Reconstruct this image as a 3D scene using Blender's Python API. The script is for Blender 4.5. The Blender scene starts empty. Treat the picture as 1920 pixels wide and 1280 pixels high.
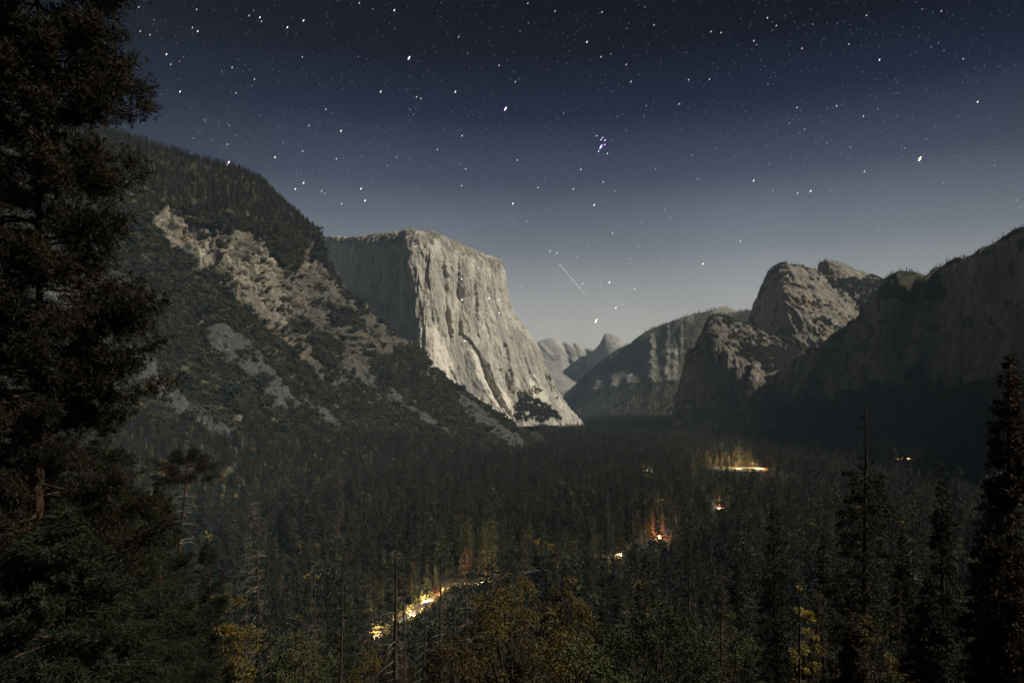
import bpy, math, random
import numpy as np

# ------------------------------------------------------------------ camera, sky, moon, exposure
sc = bpy.context.scene
C = sc.collection
CAMZ = 170.0                 # the viewpoint stands 170 m above the valley floor (floor z = 0)
F = 1280.0                   # focal length in units of 1/1920 of the frame width (24 mm on 36 mm film)
CX, HZ = 960.0, 745.0        # principal column and horizon row of the photograph
cam_d = bpy.data.cameras.new("camera")
cam = bpy.data.objects.new("camera", cam_d); C.objects.link(cam)
cam.location = (0, 0, CAMZ); cam.rotation_euler = (math.pi/2, 0, 0)
cam_d.lens = 24; cam_d.sensor_width = 36; cam_d.shift_y = (HZ-640)/1920
cam_d.clip_start = 0.1; cam_d.clip_end = 200000
sc.camera = cam
sc.view_settings.view_transform = 'Standard'; sc.view_settings.look = 'None'
sc.view_settings.exposure = 0.0; sc.view_settings.gamma = 1
cy = sc.cycles
cy.use_denoising = True; cy.denoising_prefilter = 'ACCURATE'
cy.max_bounces = 3; cy.diffuse_bounces = 2; cy.glossy_bounces = 1; cy.transmission_bounces = 1
cy.transparent_max_bounces = 6; cy.volume_bounces = 0
cy.sample_clamp_indirect = 2.0

MOON = np.array([0.95, -0.18, 0.0]); MOON /= np.linalg.norm(MOON)
EL = math.radians(41)
MOON = MOON*math.cos(EL); MOON[2] = math.sin(EL)          # direction towards the moon
sun_d = bpy.data.lights.new("moonlight", 'SUN'); sun_d.energy = 4.6; sun_d.angle = math.radians(0.5)
sun_d.color = (1.0, 0.94, 0.83)
sun = bpy.data.objects.new("moonlight", sun_d); C.objects.link(sun)
from mathutils import Vector, Matrix
sun.rotation_euler = Vector(MOON).to_track_quat('Z', 'Y').to_euler()

W = bpy.data.worlds.new("World"); sc.world = W; W.use_nodes = True
nt = W.node_tree; nt.nodes.clear()
def wn(t, **k):
    n = nt.nodes.new(t)
    for a, b in k.items(): setattr(n, a, b)
    return n
out = wn('ShaderNodeOutputWorld'); add = wn('ShaderNodeAddShader')
sky = wn('ShaderNodeTexSky', sky_type='NISHITA', sun_disc=False, sun_elevation=EL, sun_rotation=math.atan2(MOON[0], MOON[1]))
bg1 = wn('ShaderNodeBackground'); bg1.inputs[1].default_value = 0.0005
nt.links.new(sky.outputs[0], bg1.inputs[0])
geo = wn('ShaderNodeTexCoord'); sep = wn('ShaderNodeSeparateXYZ')
nt.links.new(geo.outputs['Generated'], sep.inputs[0])
ramp = wn('ShaderNodeValToRGB'); nt.links.new(sep.outputs['Z'], ramp.inputs[0])
def lin(c): return tuple(((v/255+0.055)/1.055)**2.4 if v > 10 else v/255/12.92 for v in c)
SKY = [(0.00, (214,207,193)), (0.08, (202,198,187)), (0.14, (168,170,169)), (0.21, (121,128,138)), (0.30, (68,76,95)), (0.38, (29,36,60)), (0.45, (8,12,29)), (0.54, (0,1,8)), (0.9, (0,1,6))]
el = ramp.color_ramp.elements
while len(el) < len(SKY): el.new(0.5)
for e, (p, c) in zip(el, SKY):
    e.position = p; e.color = lin(c) + (1,)
# glow of the far horizon: strongest up-valley, falling off to both sides
dotn = wn('ShaderNodeVectorMath', operation='DOT_PRODUCT'); nt.links.new(geo.outputs['Generated'], dotn.inputs[0])
dotn.inputs[1].default_value = tuple(Vector((0.16, 1, 0.1)).normalized())
mr = wn('ShaderNodeMapRange', interpolation_type='SMOOTHSTEP'); nt.links.new(dotn.outputs['Value'], mr.inputs[0])
mr.inputs[1].default_value = 0.62; mr.inputs[2].default_value = 1.0; mr.inputs[3].default_value = 0.36; mr.inputs[4].default_value = 1.0
nz = wn('ShaderNodeTexNoise'); nz.inputs['Scale'].default_value = 2.2; nz.inputs['Detail'].default_value = 5; nt.links.new(geo.outputs['Generated'], nz.inputs['Vector'])
mz = wn('ShaderNodeMapRange'); nt.links.new(nz.outputs['Fac'], mz.inputs[0]); mz.inputs[1].default_value = 0.3; mz.inputs[2].default_value = 0.7; mz.inputs[3].default_value = 0.86; mz.inputs[4].default_value = 1.14
mm = wn('ShaderNodeMath', operation='MULTIPLY'); nt.links.new(mr.outputs[0], mm.inputs[0]); nt.links.new(mz.outputs[0], mm.inputs[1])
bg2 = wn('ShaderNodeBackground'); nt.links.new(ramp.outputs[0], bg2.inputs[0]); nt.links.new(mm.outputs[0], bg2.inputs[1])
nt.links.new(bg1.outputs[0], add.inputs[0]); nt.links.new(bg2.outputs[0], add.inputs[1]); nt.links.new(add.outputs[0], out.inputs[0])

rng = np.random.default_rng(7)

# ------------------------------------------------------------------ helpers
def P(px, py, D):
    """the real point at distance D (metres up-valley) seen at a spot of the photograph"""
    return ((px-CX)/F*D, D, CAMZ+(HZ-py)/F*D)
def to_px(v):
    D = np.maximum(v[:, 1], 1e-3)
    return CX+v[:, 0]/D*F, HZ-(v[:, 2]-CAMZ)/D*F

def hash3(ix, iy, iz, seed):
    h = (ix*374761393 + iy*668265263 + iz*2147483647 + seed*974634777) & 0xffffffff
    h = ((h ^ (h >> 13))*1274126177) & 0xffffffff
    h = ((h ^ (h >> 16))*2246822519) & 0xffffffff
    return ((h ^ (h >> 15)) & 0xffffff)/float(0xffffff)
def noise(p, seed=0):
    """value noise in -1..1 at an Nx3 array"""
    i = np.floor(p).astype(np.int64); f = p-i; f = f*f*f*(f*(f*6-15)+10)
    r = 0
    for dx in (0, 1):
        wx = f[:, 0] if dx else 1-f[:, 0]
        for dy in (0, 1):
            wy = f[:, 1] if dy else 1-f[:, 1]
            for dz in (0, 1):
                wz = f[:, 2] if dz else 1-f[:, 2]
                r = r + wx*wy*wz*hash3(i[:, 0]+dx, i[:, 1]+dy, i[:, 2]+dz, seed)
    return r*2-1
def fbm(p, oct=4, seed=0, gain=0.5, ridged=False):
    a, s, r = 1.0, 0.0, 0
    p = np.array(p, dtype=np.float64)
    for o in range(oct):
        n = noise(p, seed+o*17)
        if ridged: n = 1-2*np.abs(n)
        r = r + a*n; s += a; a *= gain; p = p*2.03+11.7
    return r/s
def blocks(p, seed=0, warp=0.45):
    """jointed rock: a constant offset per warped cell, -0.5..0.5, with sharp steps between cells"""
    q = p+warp*np.stack([fbm(p*0.8+k*31.7, 3, seed+k) for k in range(3)], -1)
    q[:, 0] += 0.5*np.floor(q[:, 2]); i = np.floor(q).astype(np.int64)
    return hash3(i[:, 0], i[:, 1], i[:, 2], seed+5)-0.5
def sstep(a, b, x):
    t = np.clip((x-a)/(b-a), 0, 1); return t*t*(3-2*t)

def pchip(x, Y, xq):
    """monotone cubic interpolation of Y (n x ...) at xq"""
    x = np.asarray(x, float); Y = np.asarray(Y, float)
    h = np.diff(x); sh = (-1,)+(1,)*(Y.ndim-1)
    d = np.diff(Y, axis=0)/h.reshape(sh)
    m = np.zeros_like(Y); m[0] = d[0]; m[-1] = d[-1]
    if len(x) > 2:
        a, b = d[:-1], d[1:]
        with np.errstate(divide='ignore', invalid='ignore'):
            hm = np.where(a*b > 0, 2*a*b/(a+b), 0)
        m[1:-1] = np.nan_to_num(hm)
    k = np.clip(np.searchsorted(x, xq, side='right')-1, 0, len(x)-2)
    t = ((xq-x[k])/h[k]).reshape(sh); hh = h[k].reshape(sh)
    t2, t3 = t*t, t*t*t
    return (2*t3-3*t2+1)*Y[k] + (t3-2*t2+t)*hh*m[k] + (-2*t3+3*t2)*Y[k+1] + (t3-t2)*hh*m[k+1]

def lattice(rows, nu, nv, dense=None):
    """a smooth sheet of nv x nu points through rows of control points; also returns u, v control coordinates"""
    A = np.array(rows, float)                               # R, Ccols, 3
    cu = np.concatenate([[0], np.cumsum(np.linalg.norm(np.diff(A, axis=1), axis=2).mean(0))])
    cv = np.concatenate([[0], np.cumsum(np.linalg.norm(np.diff(A, axis=0), axis=2).mean(1))])
    uq = np.linspace(0, cu[-1], nu)
    if dense:                                               # more columns where the sheet is seen
        g = np.linspace(0, cu[-1], 4000); gi_ = np.interp(g, cu, np.arange(len(cu))); wgt = np.where((gi_ > dense[0]) & (gi_ < dense[1]), dense[2], 1.0)
        cw = np.cumsum(wgt); uq = np.interp(np.linspace(cw[0], cw[-1], nu), cw, g)
    vq = np.linspace(0, cv[-1], nv)
    B = pchip(cu, A.transpose(1, 0, 2), uq).transpose(1, 0, 2)
    G = pchip(cv, B, vq)
    U = np.interp(uq, cu, np.arange(len(cu))); V = np.interp(vq, cv, np.arange(len(cv)))
    return G, np.tile(U, (nv, 1)), np.tile(V[:, None], (1, nu)), np.tile(uq, (nv, 1)), np.tile(vq[:, None], (1, nu))

def grid_normals(G):
    du = np.gradient(G, axis=1); dv = np.gradient(G, axis=0)
    n = np.cross(du, dv); n /= np.linalg.norm(n, axis=2, keepdims=True)+1e-9
    # face the viewer
    s = np.sign(np.sum(n*(np.array([0, 0, CAMZ])-G), axis=2).mean()); return n*s

def mesh_from(name, v, tris=None, quads=None, mats=(), midx=None, attrs=None, smooth=True):
    me = bpy.data.meshes.new(name)
    v = np.ascontiguousarray(v, np.float32)
    lp, ls, n = [], [], 0
    if tris is not None and len(tris):
        lp.append(np.asarray(tris, np.int32).ravel()); ls.append(np.full(len(tris), 3, np.int32))
    if quads is not None and len(quads):
        lp.append(np.asarray(quads, np.int32).ravel()); ls.append(np.full(len(quads), 4, np.int32))
    lp = np.concatenate(lp); ls = np.concatenate(ls)
    st = np.concatenate([[0], np.cumsum(ls)[:-1]]).astype(np.int32)
    me.vertices.add(len(v)); me.vertices.foreach_set("co", v.ravel())
    me.loops.add(len(lp)); me.loops.foreach_set("vertex_index", lp)
    me.polygons.add(len(ls)); me.polygons.foreach_set("loop_start", st)
    for m in mats: me.materials.append(m)
    if midx is not None: me.polygons.foreach_set("material_index", np.asarray(midx, np.int32))
    for k, a in (attrs or {}).items():
        at = me.attributes.new(k, 'FLOAT', 'POINT'); at.data.foreach_set("value", np.ascontiguousarray(a, np.float32).ravel())
    me.update(calc_edges=True)
    me.polygons.foreach_set("use_smooth", np.full(len(ls), bool(smooth)))
    me.validate()
    return me
def grid_quads(nv, nu):
    i = np.arange(nv*nu).reshape(nv, nu)
    return np.stack([i[:-1, :-1], i[:-1, 1:], i[1:, 1:], i[1:, :-1]], -1).reshape(-1, 4)
def obj(name, me, parent=None, loc=None):
    o = bpy.data.objects.new(name, me); C.objects.link(o)
    if parent is not None: o.parent = parent
    if loc is not None: o.location = loc
    return o
def tag(o, label=None, cat=None, group=None, kind=None):
    if label: o['label'] = label
    if cat: o['category'] = cat
    if group: o['group'] = group
    if kind: o['kind'] = kind
    return o
def inpoly(px, py, poly):
    r = np.zeros(px.shape, bool); n = len(poly)
    for i in range(n):
        x0, y0 = poly[i]; x1, y1 = poly[(i+1) % n]
        if y0 == y1: continue
        c = ((y0 > py) != (y1 > py)) & (px < (x1-x0)*(py-y0)/(y1-y0)+x0)
        r ^= c
    return r

# ------------------------------------------------------------------ materials
class NT:
    def __init__(s, name):
        s.m = bpy.data.materials.new(name); s.m.use_nodes = True
        s.t = s.m.node_tree; s.t.nodes.clear()
        s.out = s.n('ShaderNodeOutputMaterial')
    def n(s, t, **k):
        x = s.t.nodes.new(t)
        for a, b in k.items(): setattr(x, a, b)
        return x
    def l(s, a, b): s.t.links.new(a, b)
    def attr(s, name): return s.n('ShaderNodeAttribute', attribute_name=name).outputs['Fac']
    def noise(s, scale, detail=4, stretch=(1, 1, 1), rough=0.6, dist=0.0):
        g = s.n('ShaderNodeNewGeometry'); mp = s.n('ShaderNodeMapping'); mp.inputs['Scale'].default_value = stretch
        s.l(g.outputs['Position'], mp.inputs['Vector'])
        x = s.n('ShaderNodeTexNoise'); x.inputs['Scale'].default_value = scale; x.inputs['Detail'].default_value = detail
        x.inputs['Roughness'].default_value = rough; x.inputs['Distortion'].default_value = dist
        s.l(mp.outputs[0], x.inputs['Vector']); return x.outputs['Fac']
    def ramp(s, fac, stops):
        r = s.n('ShaderNodeValToRGB'); e = r.color_ramp.elements
        while len(e) < len(stops): e.new(0.5)
        for q, (p, c) in zip(e, stops): q.position = p; q.color = tuple(c)+(1,)
        s.l(fac, r.inputs[0]); return r.outputs[0]
    def mix(s, fac, a, b, mode='MIX'):
        x = s.n('ShaderNodeMix', data_type='RGBA', blend_type=mode)
        if isinstance(fac, float): x.inputs[0].default_value = fac
        else: s.l(fac, x.inputs[0])
        for i, q in ((6, a), (7, b)):
            if isinstance(q, tuple): x.inputs[i].default_value = q+(1,)
            else: s.l(q, x.inputs[i])
        return x.outputs[2]
    def math(s, op, a, b=None, clamp=False):
        x = s.n('ShaderNodeMath', operation=op, use_clamp=clamp)
        for i, q in ((0, a), (1, b)):
            if q is None: continue
            if isinstance(q, (int, float)): x.inputs[i].default_value = q
            else: s.l(q, x.inputs[i])
        return x.outputs[0]
    def done(s, col, rough=0.9, bump=None, bstr=0.5, bdist=1.0, spec=0.15):
        b = s.n('ShaderNodeBsdfPrincipled')
        if isinstance(col, tuple): b.inputs['Base Color'].default_value = col+(1,)
        else: s.l(col, b.inputs['Base Color'])
        b.inputs['Roughness'].default_value = rough; b.inputs['Specular IOR Level'].default_value = spec
        if bump is not None:
            u = s.n('ShaderNodeBump'); u.inputs['Strength'].default_value = bstr; u.inputs['Distance'].default_value = bdist
            s.l(bump, u.inputs['Height']); s.l(u.outputs[0], b.inputs['Normal'])
        s.l(b.outputs[0], s.out.inputs[0]); return s.m

def granite(name, light, dark, stain, stain_scale=0.012, veg=(0.035, 0.04, 0.018), soil=(0.11, 0.09, 0.055)):
    """streaked granite; attribute veg mixes in ground under brush, talus mixes in broken rock, pale lightens rock and paints in moonlit spots, rust marks iron stains"""
    t = NT(name)
    n1 = t.noise(0.02, 6, (1, 1, 0.35)); n2 = t.noise(stain_scale*4, 6, (1, 1, 0.07), 0.7, 0.8); n3 = t.noise(0.15, 5, (1, 1, 0.5))
    c = t.ramp(n1, [(0.3, dark), (0.62, light)])
    c = t.mix(t.ramp(n2, [(0.47, (0, 0, 0)), (0.60, (0.85,)*3)]), c, stain)
    n6 = t.noise(stain_scale, 5, (1, 1, 0.06), 0.6, 0.5)
    c = t.mix(t.ramp(n6, [(0.50, (0, 0, 0)), (0.60, (0.7,)*3)]), c, tuple(v*1.15 for v in stain))
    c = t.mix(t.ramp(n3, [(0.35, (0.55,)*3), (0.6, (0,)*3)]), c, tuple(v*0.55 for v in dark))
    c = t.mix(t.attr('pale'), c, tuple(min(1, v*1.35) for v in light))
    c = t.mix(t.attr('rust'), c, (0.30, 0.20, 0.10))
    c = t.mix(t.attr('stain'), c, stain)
    n4 = t.noise(0.22, 7, (1, 1, 1), 0.7); n5 = t.noise(0.05, 4)
    tal = t.ramp(n4, [(0.35, (0.022, 0.022, 0.020)), (0.5, (0.070, 0.068, 0.063)), (0.70, (0.22, 0.21, 0.19))])
    tal = t.mix(t.ramp(t.noise(0.035, 5, (1, 1, 0.4)), [(0.38, (0.75,)*3), (0.62, (0,)*3)]), tal, (0.05, 0.049, 0.045))
    c = t.mix(t.attr('talus'), c, tal)
    sv = t.mix(t.ramp(n5, [(0.4, (0,)*3), (0.65, (1,)*3)]), veg, soil)
    c = t.mix(t.attr('veg'), c, sv)
    return t.done(c, 0.92, t.noise(0.10, 9, (1, 1, 0.45), 0.75), 0.9, 7.0)

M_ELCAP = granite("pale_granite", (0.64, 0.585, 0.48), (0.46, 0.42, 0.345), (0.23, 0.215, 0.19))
M_BROWN = granite("brown_granite", (0.46, 0.41, 0.315), (0.125, 0.11, 0.083), (0.09, 0.08, 0.062))  # deep dark tone puts crack shadow into the cliff's colour
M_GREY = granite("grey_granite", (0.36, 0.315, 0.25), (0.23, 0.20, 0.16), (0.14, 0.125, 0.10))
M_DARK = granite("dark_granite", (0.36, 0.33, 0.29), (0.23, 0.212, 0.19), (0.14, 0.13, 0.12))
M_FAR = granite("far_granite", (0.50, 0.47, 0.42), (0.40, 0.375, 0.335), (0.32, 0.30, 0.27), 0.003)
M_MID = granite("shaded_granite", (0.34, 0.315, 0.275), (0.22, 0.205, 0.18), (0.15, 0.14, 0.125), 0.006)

def foliage(name, cols, scale=0.4, rand=True, rough=0.7):
    t = NT(name)
    n = t.noise(scale, 3)
    if rand:
        oi = t.n('ShaderNodeObjectInfo')
        f = t.math('ADD', t.math('MULTIPLY', n, 0.42), t.math('MULTIPLY', oi.outputs['Random'], 0.62))
    else: f = n
    c = t.ramp(f, [(0.25+0.5*i/(max(1, len(cols)-1)), q) for i, q in enumerate(cols)])
    b = t.n('ShaderNodeBsdfPrincipled'); t.l(c, b.inputs['Base Color']); b.inputs['Roughness'].default_value = rough
    b.inputs['Specular IOR Level'].default_value = 0.2
    tr = t.n('ShaderNodeBsdfTranslucent'); t.l(c, tr.inputs[0])
    mx = t.n('ShaderNodeMixShader'); mx.inputs[0].default_value = 0.18
    t.l(b.outputs[0], mx.inputs[1]); t.l(tr.outputs[0], mx.inputs[2]); t.l(mx.outputs[0], t.out.inputs[0])
    return t.m
M_FIR = foliage("fir_needles", [(0.005, 0.009, 0.004), (0.014, 0.021, 0.009), (0.046, 0.050, 0.022)])
M_PINE = foliage("pine_needles", [(0.007, 0.007, 0.003), (0.017, 0.014, 0.006), (0.038, 0.026, 0.011)], 0.5, False)  # brownish tint stands in for warm lamp light on the needles
M_FIRNEAR = foliage("near_fir_needles", [(0.007, 0.011, 0.0045), (0.016, 0.023, 0.009), (0.030, 0.034, 0.014)], 0.5, False)
M_DEADN = foliage("dead_needles", [(0.026, 0.019, 0.012), (0.050, 0.034, 0.020), (0.075, 0.050, 0.028)])
M_GOLD = foliage("golden_leaves", [(0.06, 0.042, 0.011), (0.14, 0.098, 0.020), (0.36, 0.26, 0.05)], 0.7)
M_OAKG = foliage("green_oak_leaves", [(0.020, 0.026, 0.010), (0.042, 0.050, 0.018), (0.075, 0.080, 0.030)], 0.7)
M_BUSH = foliage("brush_leaves", [(0.022, 0.026, 0.012), (0.046, 0.047, 0.022), (0.085, 0.078, 0.040)], 0.02)
M_WARMLIT = foliage("warm_lit_needles", [(0.020, 0.012, 0.006), (0.042, 0.024, 0.011), (0.070, 0.040, 0.018)], 0.6, False)  # warm lamp light put into the needle colour
def bark(name, a, b):
    t = NT(name); n = t.noise(3.0, 5, (1, 1, 0.25))
    return t.done(t.ramp(n, [(0.35, a), (0.65, b)]), 0.95, n, 0.6, 0.05)
M_BARK = bark("brown_bark", (0.035, 0.022, 0.014), (0.10, 0.058, 0.034))
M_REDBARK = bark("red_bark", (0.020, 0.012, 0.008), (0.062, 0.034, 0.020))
M_SNAG = bark("charred_wood", (0.020, 0.015, 0.011), (0.065, 0.047, 0.033))
M_TWIG = bark("bleached_branches", (0.13, 0.11, 0.085), (0.32, 0.28, 0.22))
def emit(name, col, s):
    t = NT(name); e = t.n('ShaderNodeEmission'); e.inputs[0].default_value = tuple(col)+(1,); e.inputs[1].default_value = s
    t.l(e.outputs[0], t.out.inputs[0]); t.m.cycles.emission_sampling = 'NONE'; return t.m

def emit_add(name, col, s):
    """a glow that adds to the sky behind it"""
    t = NT(name); e = t.n('ShaderNodeEmission'); e.inputs[0].default_value = tuple(col)+(1,); e.inputs[1].default_value = s
    a = t.n('ShaderNodeAddShader'); t.l(e.outputs[0], a.inputs[0]); t.l(t.n('ShaderNodeBsdfTransparent').outputs[0], a.inputs[1])
    t.l(a.outputs[0], t.out.inputs[0]); t.m.cycles.emission_sampling = 'NONE'; return t.m

# ------------------------------------------------------------------ the ground
HILL_Y = [-3000, -400, -100, -10, 5, 15, 60, 120, 200, 300, 420, 500]
HILL_Z = [600, 330, 215, 172, 167.5, 163, 137, 103, 64, 29, 5, 0]
def ground_z(x, y):
    x = np.asarray(x, float); y = np.asarray(y, float)
    z = np.interp(y, HILL_Y, HILL_Z)
    yy = np.maximum(y, 0)
    fade = 1-sstep(900, 1600, y)
    cc = np.maximum(0, x-(0.80*yy+45)); z = z + np.minimum(cc*1.2, 72+0.2*cc)*fade  # unseen right-hand rise, steepened and capped to shade the right foreground
    z = z + np.minimum(np.maximum(0, -x-(0.82*yy+40))*0.35, 300)*fade
    k = 1-sstep(380, 480, y)
    p = np.stack([x/60, y/60, np.zeros_like(x)], -1).reshape(-1, 3)
    return z + k*4.0*noise(p, 3).reshape(x.shape)*sstep(15, 60, np.abs(y)+np.abs(x)*0.3)
def axis(lo, hi, d0, g):
    a = [0.0]; d = d0
    while a[-1] < hi: a.append(a[-1]+d); d *= g
    b = [0.0]; d = d0
    while b[-1] > lo: b.append(b[-1]-d); d *= g
    return np.array(sorted(set(a+b)))
gx = axis(-8000, 8000, 8, 1.03); gy = axis(-800, 13000, 8, 1.022)
XX, YY = np.meshgrid(gx, gy)
gv = np.stack([XX, YY, ground_z(XX, YY)], -1)
t = NT("forest_floor")
c = t.ramp(t.noise(0.08, 6), [(0.35, (0.018, 0.016, 0.009)), (0.55, (0.045, 0.036, 0.02)), (0.7, (0.06, 0.055, 0.025))])
M_FLOOR = t.done(c, 0.95, t.noise(0.5, 5), 0.5, 1.0)
tag(obj("ground", mesh_from("ground", gv.reshape(-1, 3), quads=grid_quads(*XX.shape), mats=[M_FLOOR])), kind='structure')

# ------------------------------------------------------------------ mountains
def mountain(name, rows, nu, nv, mat, disp, masks=None, dense=None):
    """rows of (px, py, D) control points -> displaced sheet with real depth; returns world points and masks for planting"""
    rw = [[P(*q) for q in r] for r in rows]
    G, U, V, su, sv = lattice(rw, nu, nv, dense)
    N = grid_normals(G)
    flat = G.reshape(-1, 3); px, py = to_px(flat)
    wob = np.stack([flat[:, 0]/40, flat[:, 1]/40, flat[:, 2]/40], -1)
    wx = px+fbm(wob, 3, 91)*10+fbm(wob*4.5, 3, 97)*4.5; wy = py+fbm(wob, 3, 92)*10+fbm(wob*4.5, 3, 98)*4.5
    mk = masks(wx, wy, flat, U.ravel(), V.ravel()) if masks else {}
    d = disp(flat, su.ravel(), sv.ravel(), U.ravel(), V.ravel(), mk, px, py)
    G2 = flat + N.reshape(-1, 3)*d[:, None]
    at = {k: mk.get(k, np.zeros(len(flat))) for k in ('veg', 'talus', 'pale', 'rust', 'stain')}
    o = obj(name, mesh_from(name, G2, quads=grid_quads(nv, nu), mats=[mat], attrs=at))
    tag(o, kind='structure')
    return dict(o=o, G=G2.reshape(nv, nu, 3), mk=mk, shape=(nv, nu))

def scatter(m, dens, n, seed):
    """n random points over a mountain's sheet, weighted by area times the density array (per vertex)"""
    r = np.random.default_rng(seed); G = m['G']; nv, nu = m['shape']
    a = np.linalg.norm(np.cross(G[:-1, 1:]-G[:-1, :-1], G[1:, :-1]-G[:-1, :-1]), axis=2)
    w = (a*dens.reshape(nv, nu)[:-1, :-1]).ravel(); w = np.maximum(w, 0)
    if w.sum() <= 0: return np.zeros((0, 3))
    k = r.choice(len(w), n, p=w/w.sum()); i, j = np.divmod(k, nu-1)
    s, t_ = r.random((n, 1)), r.random((n, 1))
    return (G[i, j]*(1-s)*(1-t_)+G[i, j+1]*s*(1-t_)+G[i+1, j]*(1-s)*t_+G[i+1, j+1]*s*t_)

# --- the wooded hill on the left with its cliff band and talus chutes
SKYL = [(-260,120,1150),(0,185,1300),(150,240,1450),(290,277,1600),(360,300,1700),(430,318,1750),(480,335,1830),(530,382,1950),(600,440,2150),(645,490,2250),(690,562,2350),(725,605,2410),(765,640,2460),(800,672,2480),(830,706,2500),(900,757,2450),(965,798,2380),(1030,842,2200)]
FOOT = [(-260,1190,490),(0,1110,600),(140,1065,680),(275,1018,797),(330,1000,853),(395,985,905),(445,970,967),(500,955,1036),(580,935,1145),(645,920,1243),(705,905,1360),(745,898,1422),(785,893,1470),(825,886,1543),(860,880,1611),(940,864,1828),(1000,853,2015),(1046,847,2133)]
CLIFFW = [.2,.3,.5,.9,1,1,1,1,1,1,.9,.7,.5,.35,.15,0,0,0]
def prof(s, w):
    a = np.interp(s, [0, .2, .34, .6, 1.0], [1, .77, .50, .235, -0.03])
    b = np.interp(s, [0, .2, .34, .6, 1.0], [1, .78, .615, .35, -0.03])
    return a*w+b*(1-w)
rows = []
back = []
for q in SKYL:
    x, y, z = P(*q); back.append((x-150, y+500, z-220))
hr = [back]
for s in (0, .08, .2, .26, .34, .46, .6, .8, 1.0):
    r = []
    for q, f, w in zip(SKYL, FOOT, CLIFFW):
        a = np.array(P(*q)); b = np.array(P(*f)); h = a[:2]*(1-s)+b[:2]*s
        z = a[2]*prof(s, w); r.append((h[0], h[1], z if s < 1 else -12))
    hr.append(r)
inv = lambda p: (CX+p[0]/p[1]*F, HZ-(p[2]-CAMZ)/p[1]*F, p[1])
HROWS = [[inv(p) for p in r] for r in hr]
CLIFF = [(296,380),(340,386),(400,416),(453,436),(500,446),(523,473),(574,465),(601,448),(625,479),(664,518),(692,570),(722,602),(760,640),(730,664),(705,665),(670,712),(635,735),(605,712),(590,690),(545,660),(510,625),(475,596),(434,545),(406,525),(379,502),(344,474),(305,450),(280,420)]
TALUS = [[(384,606),(422,608),(469,640),(500,680),(547,734),(572,762),(523,752),(461,704),(418,680),(387,640)],
         [(190,636),(240,648),(280,668),(300,700),(350,742),(400,782),(444,812),(430,824),(380,798),(330,764),(280,724),(240,690)],
         [(0,455),(60,480),(125,508),(215,560),(245,625),(205,640),(120,585),(40,520),(0,500)],
         [(845,726),(880,750),(930,788),(985,828),(1004,848),(960,848),(918,816),(872,772)],
         [(640,650),(668,660),(700,700),(720,730),(690,720),(655,690)],
         [(724,716),(760,740),(800,775),(850,815),(835,820),(780,785),(735,745)],
         [(480,716),(520,742),(548,764),(535,768),(495,742)],[(560,740),(610,765),(640,800),(610,795)]]
VEGP = [[(505,452),(560,470),(585,500),(560,505),(528,490)],[(388,496),(424,503),(428,524),(392,518)],[(590,600),(640,640),(632,705),(590,650)],[(640,560),(690,580),(700,620),(650,590)],[(545,585),(600,590),(585,615),(540,600)]]
KNOB = [[(795,672),(817,688),(815,712),(798,700)],[(735,612),(770,636),(765,655),(738,640)],[(364,585),(380,585),(380,606),(364,606)],[(720,640),(748,650),(745,665),(715,655)]]
def hill_masks(px, py, v, U, V):
    cl = inpoly(px, py, CLIFF)
    for q in VEGP: cl &= ~inpoly(px, py, q)
    n = fbm(v/np.array([34, 34, 9]), 4, 5)
    low = sstep(520, 640, px)*sstep(540, 640, py)                     # right, lower half of the cliff: brush growing on ledges
    cl &= ~(n > 0.56-0.26*low)
    for q in KNOB: cl |= inpoly(px, py, q)
    ta = np.zeros(px.shape, bool)
    for q in TALUS: ta |= inpoly(px, py, q)
    ta &= (n > -0.62) & (fbm(v/13, 3, 33)+0.5*fbm(v/50, 2, 34) > -0.66)
    bits = (fbm(v/35, 3, 8) > 0.52) & (py > 560) & (py < 800)
    rust = sstep(0.1, 0.5, fbm(v/np.array([60, 60, 40]), 3, 31))*0.6*cl + 0.8*cl*sstep(600, 640, py)*sstep(640, 560, px)
    rock = (cl | bits)
    return dict(rock=rock*1.0, talus=(ta & ~cl)*1.0, veg=1.0*(~rock & ~ta), rust=np.clip(rust, 0, 0.8)*0.6, stain=cl*(0.55*sstep(520, 620, px)+0.35*sstep(480, 600, py)),  # cliff colour darkens towards its right and lower part
                chute=ta*1.0, top=((V < 3.0)*1.0)*(~rock))
def saw(ph, sharp=0.12):
    f = ph-np.floor(ph); return np.where(f < 1-sharp, f/(1-sharp), (1-f)/sharp)
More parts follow.
